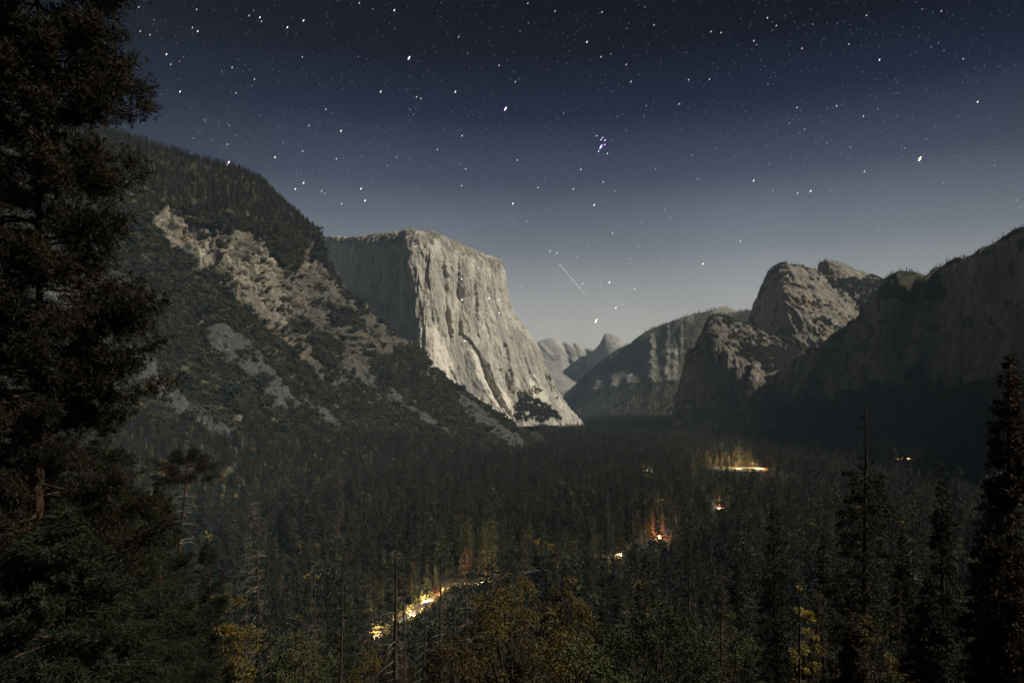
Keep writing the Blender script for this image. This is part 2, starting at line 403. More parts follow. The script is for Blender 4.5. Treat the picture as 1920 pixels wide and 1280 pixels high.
def hill_disp(v, su, sv, U, V, mk, px, py):
    led = fbm(np.stack([v[:, 0]/90, v[:, 1]/90, v[:, 2]/14], -1), 4, 12, 0.6, True)
    blk = fbm(v/np.array([40, 40, 60]), 5, 21, 0.55, True)
    spur = fbm(np.stack([su/170, sv/900, np.zeros_like(su)], -1), 4, 44, 0.5, True)*14
    ph = v[:, 2]/26+1.3*fbm(v/np.array([120, 120, 60]), 3, 24); st_ = saw(ph, 0.14)*12*sstep(-0.4, 0.3, fbm(v/70, 2, 25))+saw(v[:, 2]/9.5+1.5*fbm(v/np.array([50, 50, 25]), 3, 28), 0.2)*3.6
    gul = saw(-(su/48+1.5*fbm(v/np.array([60, 60, 90]), 3, 26)), 0.12)*19*sstep(-0.3, 0.4, fbm(v/90, 2, 27))
    d = mk['rock']*(led*6+blk*7+blocks(v/np.array([36, 36, 24]), 301)*20+blocks(v/np.array([14, 14, 9]), 311)*9+st_+gul+fbm(v/9, 3, 23, 0.6, True)*3.2-8)+(1-mk['rock'])*fbm(v/30, 4, 2)*3
    # a buttress that stands proud and throws its shadow to the left
    line = px-(575-(py-470)*0.30)
    d += 62*sstep(-4, 5, line)*sstep(760, 640, px)*sstep(440, 475, py)*sstep(660, 560, py)*(0.8+0.5*fbm(v/50, 3, 29))
    for q in KNOB: d += 14*inpoly(px, py, q)
    d -= 7*mk['chute']
    d += fbm(v/6, 3, 77, 0.6)*3.2*mk['chute'] + fbm(np.stack([su/14, sv/90, 0*su], -1), 3, 78)*3.0*mk['chute']
    return d + spur*sstep(1.2, 2.5, V)
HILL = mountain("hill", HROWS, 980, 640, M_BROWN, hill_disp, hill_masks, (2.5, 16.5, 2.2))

# --- the great pale wall
def col(*a): return a
EC = [ # skyline, brow, upper, middle, lower, foot
 [(505,520,4700),(505,530,4650),(505,540,4950),(505,620,4900),(505,720,4860),(505,820,4850)],
 [(612,447,4300),(612,462,4200),(612,530,4180),(612,610,4160),(612,700,4130),(612,800,4100)],
 [(660,445,4050),(655,466,3930),(654,530,3900),(653,610,3870),(652,700,3850),(652,795,3830)],
 [(705,440,3820),(700,466,3640),(699,530,3610),(698,610,3580),(698,700,3560),(698,795,3540)],
 [(750,436,3600),(748,468,3370),(750,530,3330),(748,610,3300),(746,700,3280),(745,795,3260)],
 [(785,433,3420),(782,470,3230),(782,530,3190),(774,610,3150),(768,700,3110),(768,795,3080)],
 [(815,437,3430),(806,472,3250),(803,535,3190),(797,620,3130),(795,710,3090),(800,800,3050)],
 [(850,452,3480),(842,484,3340),(842,550,3290),(843,630,3230),(852,715,3180),(866,800,3120)],
 [(885,468,3560),(878,494,3450),(880,560,3400),(890,640,3340),(905,715,3290),(924,800,3220)],
 [(915,480,3640),(912,500,3560),(916,570,3510),(930,645,3450),(948,715,3400),(972,800,3330)],
 [(938,489,3720),(936,504,3670),(940,565,3620),(960,640,3570),(980,715,3510),(1008,800,3420)],
 [(940,496,3830),(940,510,3800),(952,580,3760),(988,640,3720),(1014,710,3650),(1062,800,3520)],
 [(936,510,3960),(938,520,3950),(958,592,3920),(1000,650,3880),(1030,725,3820),(1092,800,3700)],
 [(920,530,4300),(920,540,4280),(930,600,4250),(960,670,4200),(990,730,4150),(1030,800,4100)],
 [(860,540,5200),(860,550,5150),(860,610,5100),(870,680,5080),(880,730,5050),(900,800,5000)]]
ECR = [list(r) for r in zip(*EC)]
ECR = [[P(*q) for q in r_] for r_ in ECR]
ECR.insert(0, [(x-40, y+800, z-260) for x, y, z in ECR[0]])
inv = lambda p: (CX+p[0]/p[1]*F, HZ-(p[2]-CAMZ)/p[1]*F, p[1])
ECR = [[inv(p) for p in r_] for r_ in ECR]
VEG_EC = [[(963,726),(985,735),(1010,752),(1035,770),(1052,788),(985,790),(970,778)],[(990,722),(1006,722),(1008,740),(992,742)],[(1020,690),(1036,700),(1060,742),(1050,748),(1024,716)]]
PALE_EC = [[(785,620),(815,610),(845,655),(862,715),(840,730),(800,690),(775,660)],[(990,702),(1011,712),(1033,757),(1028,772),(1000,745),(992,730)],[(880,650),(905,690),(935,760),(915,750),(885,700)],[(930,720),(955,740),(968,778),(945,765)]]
def ec_masks(px, py, v, U, V):
    veg = np.zeros(px.shape, bool)
    for q in VEG_EC: veg |= inpoly(px, py, q)
    top = (V < 1.75) & (fbm(v/50, 3, 6) > -0.1)
    pale = np.zeros(px.shape)
    for q in PALE_EC: pale += inpoly(px, py, q)*0.8
    grey = inpoly(px, py, [(838,608),(852,640),(868,655),(900,720),(925,765),(905,757),(880,738),(858,718),(846,680)]) | inpoly(px, py, [(826,450),(850,455),(856,480),(850,560),(838,520),(830,480)]) | inpoly(px, py, [(945,600),(962,640),(985,690),(1010,730),(1035,770),(1015,720),(1000,670),(975,620)])  # second patch puts the shadow under the brow into the colour
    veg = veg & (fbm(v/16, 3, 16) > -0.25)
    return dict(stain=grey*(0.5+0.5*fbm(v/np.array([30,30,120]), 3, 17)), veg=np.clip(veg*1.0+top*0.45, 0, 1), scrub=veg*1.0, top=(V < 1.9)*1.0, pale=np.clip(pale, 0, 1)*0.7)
CORN = [(30, 20, [(824,447),(831,483),(839,572),(849,630)]), (26, 26, [(858,480),(867,565),(866,623),(884,648),(905,676),(918,713),(939,756),(961,781)]), (17, 16, [(887,495),(893,601),(900,637)]), (14, 12, [(803,470),(806,540),(812,600)]), (14, 12, [(912,560),(914,600),(922,640)]), (16, 14, [(939,620),(955,698),(957,730)]), (18, 12, [(905,670),(925,723),(939,759),(947,778)]), (12, 10, [(845,690),(860,722),(892,745),(905,765)]), (11, 10, [(975,640),(990,690),(1004,720)]), (12, 10, [(875,470),(878,520),(880,560)]), (12, 10, [(926,500),(928,560),(930,590)])]
def ec_disp(v, su, sv, U, V, mk, px, py):
    o = su*0; z = v[:, 2]
    w1 = fbm(np.stack([su/240, z/420, o], -1), 3, 9)
    big = fbm(np.stack([U*1.5+0.4*w1, V*0.5, o], -1), 3, 51, 0.5)*38
    amp = sstep(-0.5, 0.5, fbm(np.stack([su/130, z/210, o], -1), 2, 52))
    s1 = saw(-(su/120+1.1*w1+z/1500), 0.10)*9*amp                       # left-facing corners: crisp shadows
    s2 = saw((su/62+1.6*w1-z/2600+0.5*fbm(np.stack([su/90, z/90, o], -1), 2, 57)), 0.16)*4.0*(1-0.6*amp)
    s3 = saw(-(su/27+2.2*fbm(np.stack([su/120, z/260, o], -1), 3, 58)), 0.2)*1.2
    fl = fbm(np.stack([su/22, z/170, o], -1), 4, 61, 0.6, True)*2.0
    d2 = fbm(v/np.array([30, 30, 42]), 5, 71, 0.62)*4.0
    body = sstep(1.2, 2.2, V)
    # the long corner that slants down to the right across the lower wall, and the apron left of it
    step = 0*px
    for a_, wd_, pl in CORN:
        x0 = np.interp(py, [q[1] for q in pl], [q[0] for q in pl])+3.2*fbm(v/np.array([70, 70, 45]), 4, 93, 0.6)
        g = sstep(pl[0][1]-14, pl[0][1]+10, py)*sstep(pl[-1][1]+16, pl[-1][1]-10, py)
        amp_ = np.clip(0.55+0.9*fbm(np.stack([v[:, 2]/70, o+a_, o], -1), 3, 95), 0.25, 1.1); wd_ = wd_*(0.5+0.35*(1+fbm(np.stack([v[:, 2]/55, o+a_, o], -1), 2, 96)))
        step = step+a_*0.85*amp_*g*(sstep(-0.7, 0.7, px-x0)*np.clip((wd_-px+x0)/(wd_-1), 0, 1)-0.45*np.clip((px-x0+wd_)/wd_, 0, 1)*sstep(0.7, -0.7, px-x0))
    low = sstep(690, 780, py)*sstep(950, 1000, px)
    crown = sstep(3.0, 1.6, V)*fbm(v/np.array([45, 45, 60]), 4, 66, 0.6, True)*12
    bk = blocks(np.stack([su/42+0.6*w1, z/150, o], -1), 321, 0.6)*9+blocks(np.stack([su/15, z/48, o], -1), 331, 0.6)*3.6
    return body*(bk+big*0.8+fbm(v/np.array([95, 95, 150]), 4, 73, 0.6)*34*sstep(2.2, 3.5, U)*sstep(7.0, 5.0, U)+fbm(v/np.array([9, 9, 13]), 3, 72, 0.6, True)*2.2+s1+s2+s3+fl+d2+step*sstep(7, 8.2, U*1.6)) + crown + (1-body)*fbm(v/25, 4, 4)*5 + low*fbm(v/22, 4, 14, 0.6, True)*8
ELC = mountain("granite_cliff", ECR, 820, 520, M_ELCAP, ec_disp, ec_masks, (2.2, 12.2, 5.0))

# --- near buttress on the right side of the valley (lower cathedral-like block) with the hanging valley beside it
B1 = [ # ridge-back, skyline, break of slope, mid face, low face, foot
 [(1300,780,4200),(1298,790,4150),(1298,795,4100),(1298,800,4050),(1296,806,4000),(1296,822,3950)],
 [(1276,720,3560),(1274,730,3520),(1272,760,3500),(1270,780,3480),(1267,795,3450),(1264,815,3420)],
 [(1296,672,3480),(1290,668,3360),(1284,700,3330),(1280,740,3310),(1276,780,3290),(1272,815,3270)],
 [(1318,655,3470),(1306,650,3300),(1304,680,3240),(1302,730,3210),(1300,775,3190),(1296,815,3170)],
 [(1330,612,3520),(1324,610,3330),(1322,650,3200),(1322,720,3130),(1322,775,3100),(1320,817,3080)],
 [(1345,602,3600),(1336,594,3380),(1340,640,3180),(1346,715,3070),(1348,775,3030),(1348,819,3010)],
 [(1365,606,3640),(1355,595,3420),(1360,650,3170),(1372,715,3010),(1378,775,2970),(1380,821,2950)],
 [(1395,624,3700),(1380,606,3480),(1378,665,3150),(1394,720,2960),(1402,778,2910),(1404,823,2890)],
 [(1425,634,3740),(1410,615,3540),(1404,675,3140),(1412,730,2910),(1422,780,2860),(1424,824,2840)],
 [(1450,648,3780),(1440,628,3600),(1430,682,3140),(1432,735,2870),(1440,782,2820),(1442,825,2800)],
 [(1480,660,3800),(1470,645,3640),(1446,700,3060),(1448,740,2860),(1456,785,2800),(1458,826,2780)],
 [(1520,690,3820),(1510,665,3680),(1478,705,3080),(1474,745,2880),(1478,788,2820),(1480,827,2800)],
 [(1580,700,3820),(1570,680,3700),(1520,715,3140),(1510,750,2950),(1510,790,2880),(1510,828,2860)]]
B1R = [list(r) for r in zip(*B1)]
def b1_masks(px, py, v, U, V):
    hang = inpoly(px, py, [(1385,640),(1425,650),(1470,650),(1560,670),(1500,700),(1446,706),(1418,690),(1400,668)])
    n = fbm(v/45, 4, 15)
    slope = V < 2.05
    lit = inpoly(px, py, [(1408,695),(1424,697),(1418,745),(1410,745)]) | inpoly(px, py, [(1290,762),(1306,758),(1314,790),(1300,795)])  # moonlit spots, painted paler as well as raised
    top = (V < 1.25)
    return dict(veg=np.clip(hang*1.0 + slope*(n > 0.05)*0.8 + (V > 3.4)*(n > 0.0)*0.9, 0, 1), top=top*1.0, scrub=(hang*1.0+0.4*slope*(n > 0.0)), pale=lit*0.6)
def b1_disp(v, su, sv, U, V, mk, px, py):
    fl = fbm(np.stack([su/55, v[:, 2]/300, su*0], -1), 4, 161, 0.6, True)*15
    bl = fbm(v/np.array([50, 50, 60]), 5, 165, 0.62, True)*11
    d = fl*sstep(1.7, 2.4, V)+bl*0.6+blocks(v/np.array([42, 42, 60]), 361)*16+blocks(v/np.array([16, 16, 18]), 371)*6
    d += 26*inpoly(px, py, [(1406,690),(1424,692),(1420,750),(1409,750)]) + 30*inpoly(px, py, [(1292,760),(1306,757),(1314,790),(1300,796)])
    return d
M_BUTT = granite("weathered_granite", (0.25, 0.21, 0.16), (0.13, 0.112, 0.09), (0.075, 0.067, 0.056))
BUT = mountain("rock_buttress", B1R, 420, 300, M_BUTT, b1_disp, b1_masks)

# --- the long dark wall on the right
WS = [(1420,712,3300),(1450,697,2960),(1475,683,2900),(1500,666,2860),(1540,641,2800),(1580,615,2740),(1605,604,2690),(1625,587,2640),(1642,566,2590),(1655,538,2550),(1664,520,2520),(1685,512,2470),(1712,512,2420),(1728,524,2390),(1740,524,2370),(1752,508,2350),(1775,493,2310),(1815,488,2230),(1850,468,2150),(1880,448,2090),(1905,432,2040),(1960,410,1950),(2120,380,1750),(2500,200,1400),(3300,-300,1000),(5200,-1500,600)]
_q = np.array(WS, float); _t = np.linspace(0, len(WS)-1, 150); _w = np.stack([np.interp(_t, np.arange(len(WS)), _q[:, i]) for i in range(3)], -1)
_w[:, 1] += fbm(np.stack([_t*1.4, _t*0, _t*0], -1), 5, 401, 0.65)*13*sstep(24, 20, _t)
WS = [tuple(q) for q in _w]
wr = [[], [], [], [], [], []]
for i, (px, py, D) in enumerate(WS):
    x, y, z = P(px, py, D); z = min(z, 1040)
    sb = min(1.0, (z-150)/500+0.15)
    dx, dy = -0.90, -0.30
    wr[0].append((x+420, y+260, z-160))
    wr[1].append((x, y, z))
    wr[2].append((x+dx*45*sb, y+dy*45*sb, z-0.10*z))
    wr[3].append((x+dx*110*sb, y+dy*110*sb, z*0.55))
    wr[4].append((x+dx*190*sb, y+dy*190*sb, z*0.20+15))
    wr[5].append((x+dx*420*sb, y+dy*420*sb, -14))
WR = [[inv(p) for p in r] for r in wr]
def w_masks(px, py, v, U, V):
    n = fbm(v/50, 4, 25)
    lit = inpoly(px, py, [(1716,520),(1732,528),(1728,560),(1720,560)])  # moonlit rim of the tower, painted paler
    tw = inpoly(px, py, [(1640,500),(1760,500),(1775,560),(1640,575)])*(n > -0.4)  # dark brush ground put here to dull the moonlit tower top
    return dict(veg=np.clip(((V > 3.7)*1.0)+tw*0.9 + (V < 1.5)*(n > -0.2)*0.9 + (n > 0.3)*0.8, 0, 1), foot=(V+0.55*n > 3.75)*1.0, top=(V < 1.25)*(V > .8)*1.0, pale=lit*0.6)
def w_disp(v, su, sv, U, V, mk, px, py):
    fl = fbm(np.stack([su/80, v[:, 2]/420, su*0], -1), 4, 261, 0.6, True)*34
    bl = fbm(v/np.array([60, 60, 80]), 5, 265, 0.6, True)*9
    bt = saw((su/210+0.9*fbm(np.stack([su/300, v[:, 2]/500, su*0], -1), 2, 268)), 0.2)*45
    fl = fl+blocks(v/np.array([60, 60, 90]), 381)*20
    return (fl+bt-20)*sstep(1.2, 2.0, V)*sstep(4.6, 3.6, V)+bl*sstep(0.6, 1.1, V)*0.8
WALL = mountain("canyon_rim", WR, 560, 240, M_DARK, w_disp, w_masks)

# --- the two rock summits behind the buttress
B2 = [
 [(1385,640,5000),(1385,650,4900),(1388,680,4800),(1390,720,4700),(1392,760,4650)],
 [(1404,612,4500),(1400,610,4420),(1402,640,4380),(1404,690,4340),(1404,740,4300)],
 [(1420,572,4480),(1415,570,4330),(1418,620,4270),(1420,680,4220),(1420,740,4180)],
 [(1436,540,4480),(1429,540,4250),(1436,600,4150),(1440,670,4090),(1440,740,4050)],
 [(1448,512,4500),(1440,512,4200),(1452,570,4050),(1458,640,3980),(1460,740,3930)],
 [(1466,506,4540),(1459,498,4200),(1474,555,3960),(1480,640,3880),(1484,740,3820)],
 [(1485,508,4600),(1480,497,4260),(1500,545,4000),(1506,630,3880),(1512,740,3800)],
 [(1515,518,4660),(1508,504,4340),(1530,555,4060),(1540,630,3900),(1548,740,3800)],
 [(1545,530,4700),(1536,514,4420),(1560,570,4140),(1572,630,3950),(1580,740,3830)],
 [(1580,548,4740),(1565,528,4480),(1592,580,4220),(1604,630,4020),(1612,740,3880)],
 [(1620,570,4760),(1600,548,4540),(1625,592,4300),(1636,640,4100),(1645,740,3950)],
 [(1700,600,4800),(1680,580,4620),(1690,610,4420),(1700,650,4250),(1710,740,4100)]]
B2R = [list(r) for r in zip(*B2)]
def b2_masks(px, py, v, U, V):
    n = fbm(v/55, 4, 35)
    vg = inpoly(px, py, [(1500,640),(1430,640),(1440,670),(1560,680),(1520,660)]) | inpoly(px, py, [(1545,520),(1680,560),(1640,585),(1590,560),(1550,535)])
    return dict(veg=np.clip(vg*1.0+(V < 1.3)*(n > -0.1)*0.8+(n > 0.32)*0.7, 0, 1), scrub=np.clip(vg*1.0+(n > 0.32)*0.6, 0, 1), top=(V < 1.2)*(V > .7)*1.0,
                rust=sstep(0.2, 0.5, fbm(v/90, 3, 36))*0.4)
def b2_disp(v, su, sv, U, V, mk, px, py):
    a = fbm(np.stack([(v[:, 0]+v[:, 2]*0.5)/60, v[:, 1]/140, (v[:, 2]-v[:, 0]*0.5)/170], -1), 5, 361, 0.6, True)*20
    return (a*0.9+blocks(v/np.array([48, 48, 60]), 341)*17+blocks(v/np.array([17, 17, 20]), 351)*6+fbm(v/42, 4, 363, 0.6, True)*4.5+saw(v[:, 2]/38+v[:, 0]/60+1.6*fbm(v/90, 3, 364), 0.15)*3)*sstep(0.8, 1.3, V)+fbm(v/16, 3, 362)*4
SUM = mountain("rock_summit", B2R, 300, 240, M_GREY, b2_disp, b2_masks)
B3 = [
 [(1530,560,5400),(1530,560,5300),(1528,580,5250),(1526,620,5200)],
 [(1541,500,5300),(1540,492,5200),(1541,530,5150),(1540,620,5100)],
 [(1552,502,5350),(1550,490,5150),(1556,525,5050),(1556,620,5000)],
 [(1580,508,5400),(1575,497,5170),(1582,530,5000),(1584,620,4900)],
 [(1605,518,5450),(1600,507,5220),(1608,540,5020),(1610,620,4900)],
 [(1630,524,5500),(1625,516,5280),(1635,548,5060),(1638,620,4920)],
 [(1665,540,5560),(1655,527,5350),(1664,560,5120),(1668,620,4980)],
 [(1760,560,5700),(1740,545,5500),(1745,580,5300),(1750,640,5150)]]
B3 = [[(a, b, d*0.88) for a, b, d in q] for q in B3]
B3R = [list(r) for r in zip(*B3)]
def b3_masks(px, py, v, U, V):
    n = fbm(v/60, 4, 45); vg = (py > 522) & (n > -0.35)
    return dict(veg=np.clip(vg*1.0+(V < 1.2)*0.6, 0, 1), scrub=vg*1.0, top=(V < 1.2)*(V > .7)*1.0)
SU2 = mountain("rock_summit", B3R, 200, 120, M_GREY, lambda v, su, sv, U, V, mk, px, py: fbm(v/np.array([70, 70, 60]), 5, 365, 0.6, True)*16, b3_masks)

# --- the far south wall with its pillars
FS = [(1030,800,7600),(1062,738,7400),(1085,718,7300),(1110,693,7200),(1140,670,7100),(1165,652,7000),(1190,640,6950),(1212,622,6900),(1235,611,6850),(1260,602,6800),(1285,594,6750),(1305,588,6750),(1330,583,6750),(1345,577,6800),(1357,574,6850),(1370,577,6850),(1385,583,6850),(1415,581,6800),(1480,580,6700),(1600,590,6600)]
FS = [(a, b, d*0.94) for a, b, d in FS]
fr = [[], [], [], [], [], []]
for i, (px, py, D) in enumerate(FS):
    x, y, z = P(px, py, D)
    s = np.clip((z-60)/700, 0.1, 1)
    fr[0].append((x+250, y+600, z-160)); fr[1].append((x, y, z))
    fr[2].append((x-95*s, y-60*s, z*0.90)); fr[3].append((x-270*s, y-160*s, z*0.52))
    fr[4].append((x-480*s, y-330*s, z*0.22)); fr[5].append((x-850*s, y-700*s, -15))
FR = [[inv(p) for p in r] for r in fr]
PIL = [(1222,630,730,8,52),(1249,645,715,7,40),(1263,660,720,6,30),(1252,610,638,3,20),(1276,606,650,3,26),(1180,704,742,10,18),(1152,704,730,9,16),(1120,710,742,9,16)]
def f_masks(px, py, v, U, V):
    n = fbm(v/110, 4, 55); pal = np.zeros(px.shape)
    for x, y0, y1, w, h in PIL: pal = np.maximum(pal, np.exp(-((px-x)/w)**2)*sstep(y0-15, y0, py)*sstep(y1+30, y1, py))  # moonlit pillars, painted paler and left free of dark ground
    dome = inpoly(px, py, [(1330,590),(1345,570),(1375,572),(1390,588)])
    return dict(veg=np.clip((n > -0.45)*0.9*(1-pal)*(~dome)+(V > 3.6)*1.0, 0, 1), pale=np.clip(pal*0.15+dome*0.4, 0, 1), top=(V < 1.2)*(V > .7)*1.0*(~dome), foot=(V > 3.6)*1.0)  # veg darkens the wall between pillars, shade put into its colour
def f_disp(v, su, sv, U, V, mk, px, py):
    d = fbm(np.stack([su/230, v[:, 2]/700, su*0], -1), 4, 461, 0.6, True)*16*sstep(1.15, 2, V)+fbm(v/60, 5, 462, 0.6, True)*8*sstep(1.05, 1.8, V)+fbm(v/24, 3, 463, 0.6, True)*4*sstep(1.05, 1.8, V)
    for x, y0, y1, w, h in PIL: d = d+h*np.exp(-((px-x)/w)**2)*sstep(y0-6, y0+6, py)*sstep(y1+40, y1-20, py)*sstep(1.1, 1.5, V)*(0.55+0.6*fbm(v/70, 3, 470))
    return d
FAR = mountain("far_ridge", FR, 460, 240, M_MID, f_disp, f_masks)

# --- far summits: a broad pale ridge and the half-cut dome
CS = [(860,700,15500),(940,660,15500),(985,648,15500),(1005,642,15500),(1020,636,15500),(1035,633,15500),(1050,639,15500),(1060,641,15400),(1072,646,15300),(1078,643,15300),(1092,651,15200),(1112,654,15000),(1150,660,15000),(1200,670,15000)]
CS = [(a, b, d*0.68) for a, b, d in CS]
cr = [[], [], [], []]
for px, py, D in CS:
    x, y, z = P(px, py, D)
    cr[0].append((x+200, y+700, z-150)); cr[1].append((x, y, z)); cr[2].append((x+120, y-540, z*0.60)); cr[3].append((x+300, y-1560, -20))
CRW = [[inv(p) for p in r] for r in cr]
def c_disp(v, su, sv, U, V, mk, px, py):
    return fbm(np.stack([(v[:, 0]+v[:, 2]*0.8)/420, v[:, 1]/900, v[:, 2]/700], -1), 4, 561, 0.55, True)*38*sstep(1.0, 1.5, V)+fbm(v/90, 3, 562)*3*sstep(.9, 1.2, V)
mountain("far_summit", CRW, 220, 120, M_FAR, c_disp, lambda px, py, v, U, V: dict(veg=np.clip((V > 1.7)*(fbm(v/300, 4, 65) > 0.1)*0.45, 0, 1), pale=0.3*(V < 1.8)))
HD = [
 [(1085,690,14200),(1085,700,14000),(1083,715,13900),(1080,760,13800),(1080,790,13700)],
 [(1108,668,14100),(1106,664,13800),(1104,690,13700),(1100,740,13500),(1098,790,13300)],
 [(1122,652,14000),(1120,650,13700),(1116,680,13500),(1112,740,13300),(1110,790,13100)],
 [(1131,634,13900),(1129,636,13600),(1126,672,13350),(1122,740,13150),(1120,790,12950)],
 [(1136,628,13900),(1135,625,13600),(1134,665,13300),(1132,740,13100),(1130,790,12900)],
 [(1146,629,13900),(1145,626,13620),(1148,660,13260),(1148,740,13050),(1146,790,12850)],
 [(1158,633,13900),(1157,629,13620),(1160,662,13250),(1162,740,13050),(1162,790,12850)],
 [(1168,640,13900),(1167,637,13600),(1170,668,13260),(1174,740,13050),(1176,790,12850)],
 [(1180,652,13900),(1178,648,13600),(1182,680,13300),(1188,740,13100),(1192,790,12900)],
 [(1230,670,14000),(1230,668,13700),(1232,700,13400),(1240,745,13200),(1245,790,13000)]]
HD = [[(a, b, d*0.72) for a, b, d in q] for q in HD]
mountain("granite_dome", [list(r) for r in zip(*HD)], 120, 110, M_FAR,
         lambda v, su, sv, U, V, mk, px, py: fbm(v/np.array([220, 220, 300]), 4, 661, 0.5, True)*22*sstep(1.2, 2, V),
         lambda px, py, v, U, V: dict(veg=np.clip((V > 2.6)*0.4+0*px, 0, 1)))
# small pinnacle at the foot of the far north wall
PN = [[(1012,760,9200),(1014,760,9150),(1012,790,9050)],[(1026,724,9150),(1026,722,9080),(1022,790,8900)],[(1031,711,9120),(1031,708,9050),(1028,790,8850)],[(1036,712,9130),(1036,710,9060),(1038,790,8850)],[(1042,728,9160),(1042,730,9100),(1046,790,8900)],[(1062,760,9300),(1062,764,9200),(1062,790,9050)]]
PN = [[(a, b, d*0.75) for a, b, d in q] for q in PN]
mountain("rock_spire", [list(r) for r in zip(*PN)], 60, 50, M_FAR, lambda v, su, sv, U, V, mk, px, py: fbm(v/60, 3, 761, 0.5, True)*12)

#--VEGETATION--
# ------------------------------------------------------------------ plants: builders
def tube(pts, rad, sides=5):
    pts = np.asarray(pts, float); n = len(pts); rad = np.asarray(rad, float)
    tg = np.gradient(pts, axis=0); tg /= np.linalg.norm(tg, axis=1, keepdims=True)+1e-9
    ref = np.where(np.abs(tg[:, 2:3]) > 0.9, np.array([[1., 0, 0]]), np.array([[0, 0, 1.]]))
    a = np.cross(tg, ref); a /= np.linalg.norm(a, axis=1, keepdims=True)+1e-9; b = np.cross(tg, a)
    th = np.arange(sides)*2*math.pi/sides
    v = pts[:, None]+rad[:, None, None]*(a[:, None]*np.cos(th)[None, :, None]+b[:, None]*np.sin(th)[None, :, None])
    i = np.arange(n*sides).reshape(n, sides); j = np.roll(i, -1, 1)
    q = np.stack([i[:-1], j[:-1], j[1:], i[1:]], -1).reshape(-1, 4)
    return v.reshape(-1, 3), q
class Bag:
    def __init__(s): s.v, s.q, s.t, s.n = [], [], [], 0
    def quads(s, v, q): s.v.append(v); s.q.append(np.asarray(q)+s.n); s.n += len(v)
    def tris(s, v, t): s.v.append(v); s.t.append(np.asarray(t)+s.n); s.n += len(v)
    def mesh(s, name, mats, midx=None, smooth=True):
        return mesh_from(name, np.concatenate(s.v), np.concatenate(s.t) if s.t else None, np.concatenate(s.q) if s.q else None, mats, midx, None, smooth)
def unit(a): return a/(np.linalg.norm(a, axis=-1, keepdims=True)+1e-9)
def blades(r, p, d, ln, w):
    """thin pointed leaves: base at p, along d, length ln, width w"""
    n = len(p); side = unit(np.cross(d, unit(r.normal(size=(n, 3)))))*np.asarray(w).reshape(-1, 1)*0.5
    ln = np.asarray(ln).reshape(-1, 1)
    v = np.stack([p-side*0.6, p+d*ln*0.55-side, p+d*ln, p+d*ln*0.55+side], 1).reshape(-1, 3)
    return v, np.arange(n*4).reshape(n, 4)

def trunk_line(r, H, lean=(0, 0), wob=0.01, n=14):
    t = np.linspace(0, 1, n)
    x = lean[0]*t*H+np.cumsum(r.normal(size=n))*wob*H*0.1; y = lean[1]*t*H+np.cumsum(r.normal(size=n))*wob*H*0.1
    x -= x[0]; y -= y[0]
    return np.stack([x, y, t*H], -1)
def on_line(L, t): 
    k = np.linspace(0, 1, len(L)); return np.stack([np.interp(t, k, L[:, i]) for i in range(3)], -1)

def conifer(seed, H, R, base=0.08, nb=120, droop=0.35, per=40, ln=0.5, w=0.14, shape=0.9, lean=(0, 0), bare_top=0.0, r0=None, flat=0.25, gaps=0.15, k=3, ragged=0.35, branch_r=1.0, twig=True, up=0.15):
    """returns (trunk bag incl. limbs, foliage bag)"""
    r = np.random.default_rng(seed); L = trunk_line(r, H, lean); r0 = r0 or H*0.011
    tb, fb = Bag(), Bag()
    tt = np.linspace(0, 1, len(L)); tb.quads(*tube(L, r0*(1-tt)**0.8+0.02, 8))
    ts = base+(1-base)*np.sort(r.random(nb))**0.9
    az = np.cumsum(np.full(nb, 2.4))+r.normal(size=nb)*0.5
    P_, D_, S_ = [], [], []
    for t, a in zip(ts, az):
        f = (1-t)/(1-base)
        Lb = R*max(0.06, f**shape)*r.uniform(1-ragged, 1+ragged*0.4)
        bare = t > 1-bare_top
        if bare: Lb *= 0.55
        if r.random() < gaps*0.5: Lb *= 0.5
        o = on_line(L, np.array([t]))[0]; h = np.array([math.cos(a), math.sin(a), 0])
        s = np.linspace(0, 1, 5)
        dz = Lb*(up*(1+f*0)*s*(0.3+t)-droop*s**1.6*(0.4+0.8*f))
        pts = o+h*(Lb*s)[:, None]; pts[:, 2] += dz
        pts[:, :2] += np.cumsum(r.normal(size=(5, 2)), 0)*Lb*0.02*np.array([0,1,1,1,1])[:, None]
        if twig: tb.quads(*tube(pts, (0.012*Lb+0.012)*branch_r*(1-0.85*s), 4))
        if bare and r.random() < 0.8 or r.random() < gaps*0.4: continue
        m = max(3, int(per*(Lb/R)**1.2*r.uniform(.7, 1.2)))
        q = r.random(m)**0.7; q = 0.15+0.85*q
        c = on_line(pts, q); side = np.cross(h, [0, 0, 1.0])
        off = r.uniform(-1, 1, m)*flat*Lb*(1.05-q)
        c = c+side*off[:, None]; c[:, 2] += r.normal(size=m)*0.05*Lb-np.abs(off)*0.25
        dd = unit(h*0.9+side*np.sign(off)[:, None]*0.8+r.normal(size=(m, 3))*0.5+np.array([0, 0, -0.25*f+0.1]))
        P_.append(c); D_.append(dd); S_.append(np.full(m, 1.0))
    if P_:
        p = np.concatenate(P_); d = np.concatenate(D_)
        for j in range(k):
            dj = unit(d+r.normal(size=d.shape)*0.55)
            fb.quads(*blades(r, p+r.normal(size=p.shape)*ln*0.25, dj, ln*r.uniform(.6, 1.2, len(p)), w*r.uniform(.7, 1.3, len(p))))
    tip = L[-1]
    return tb, fb
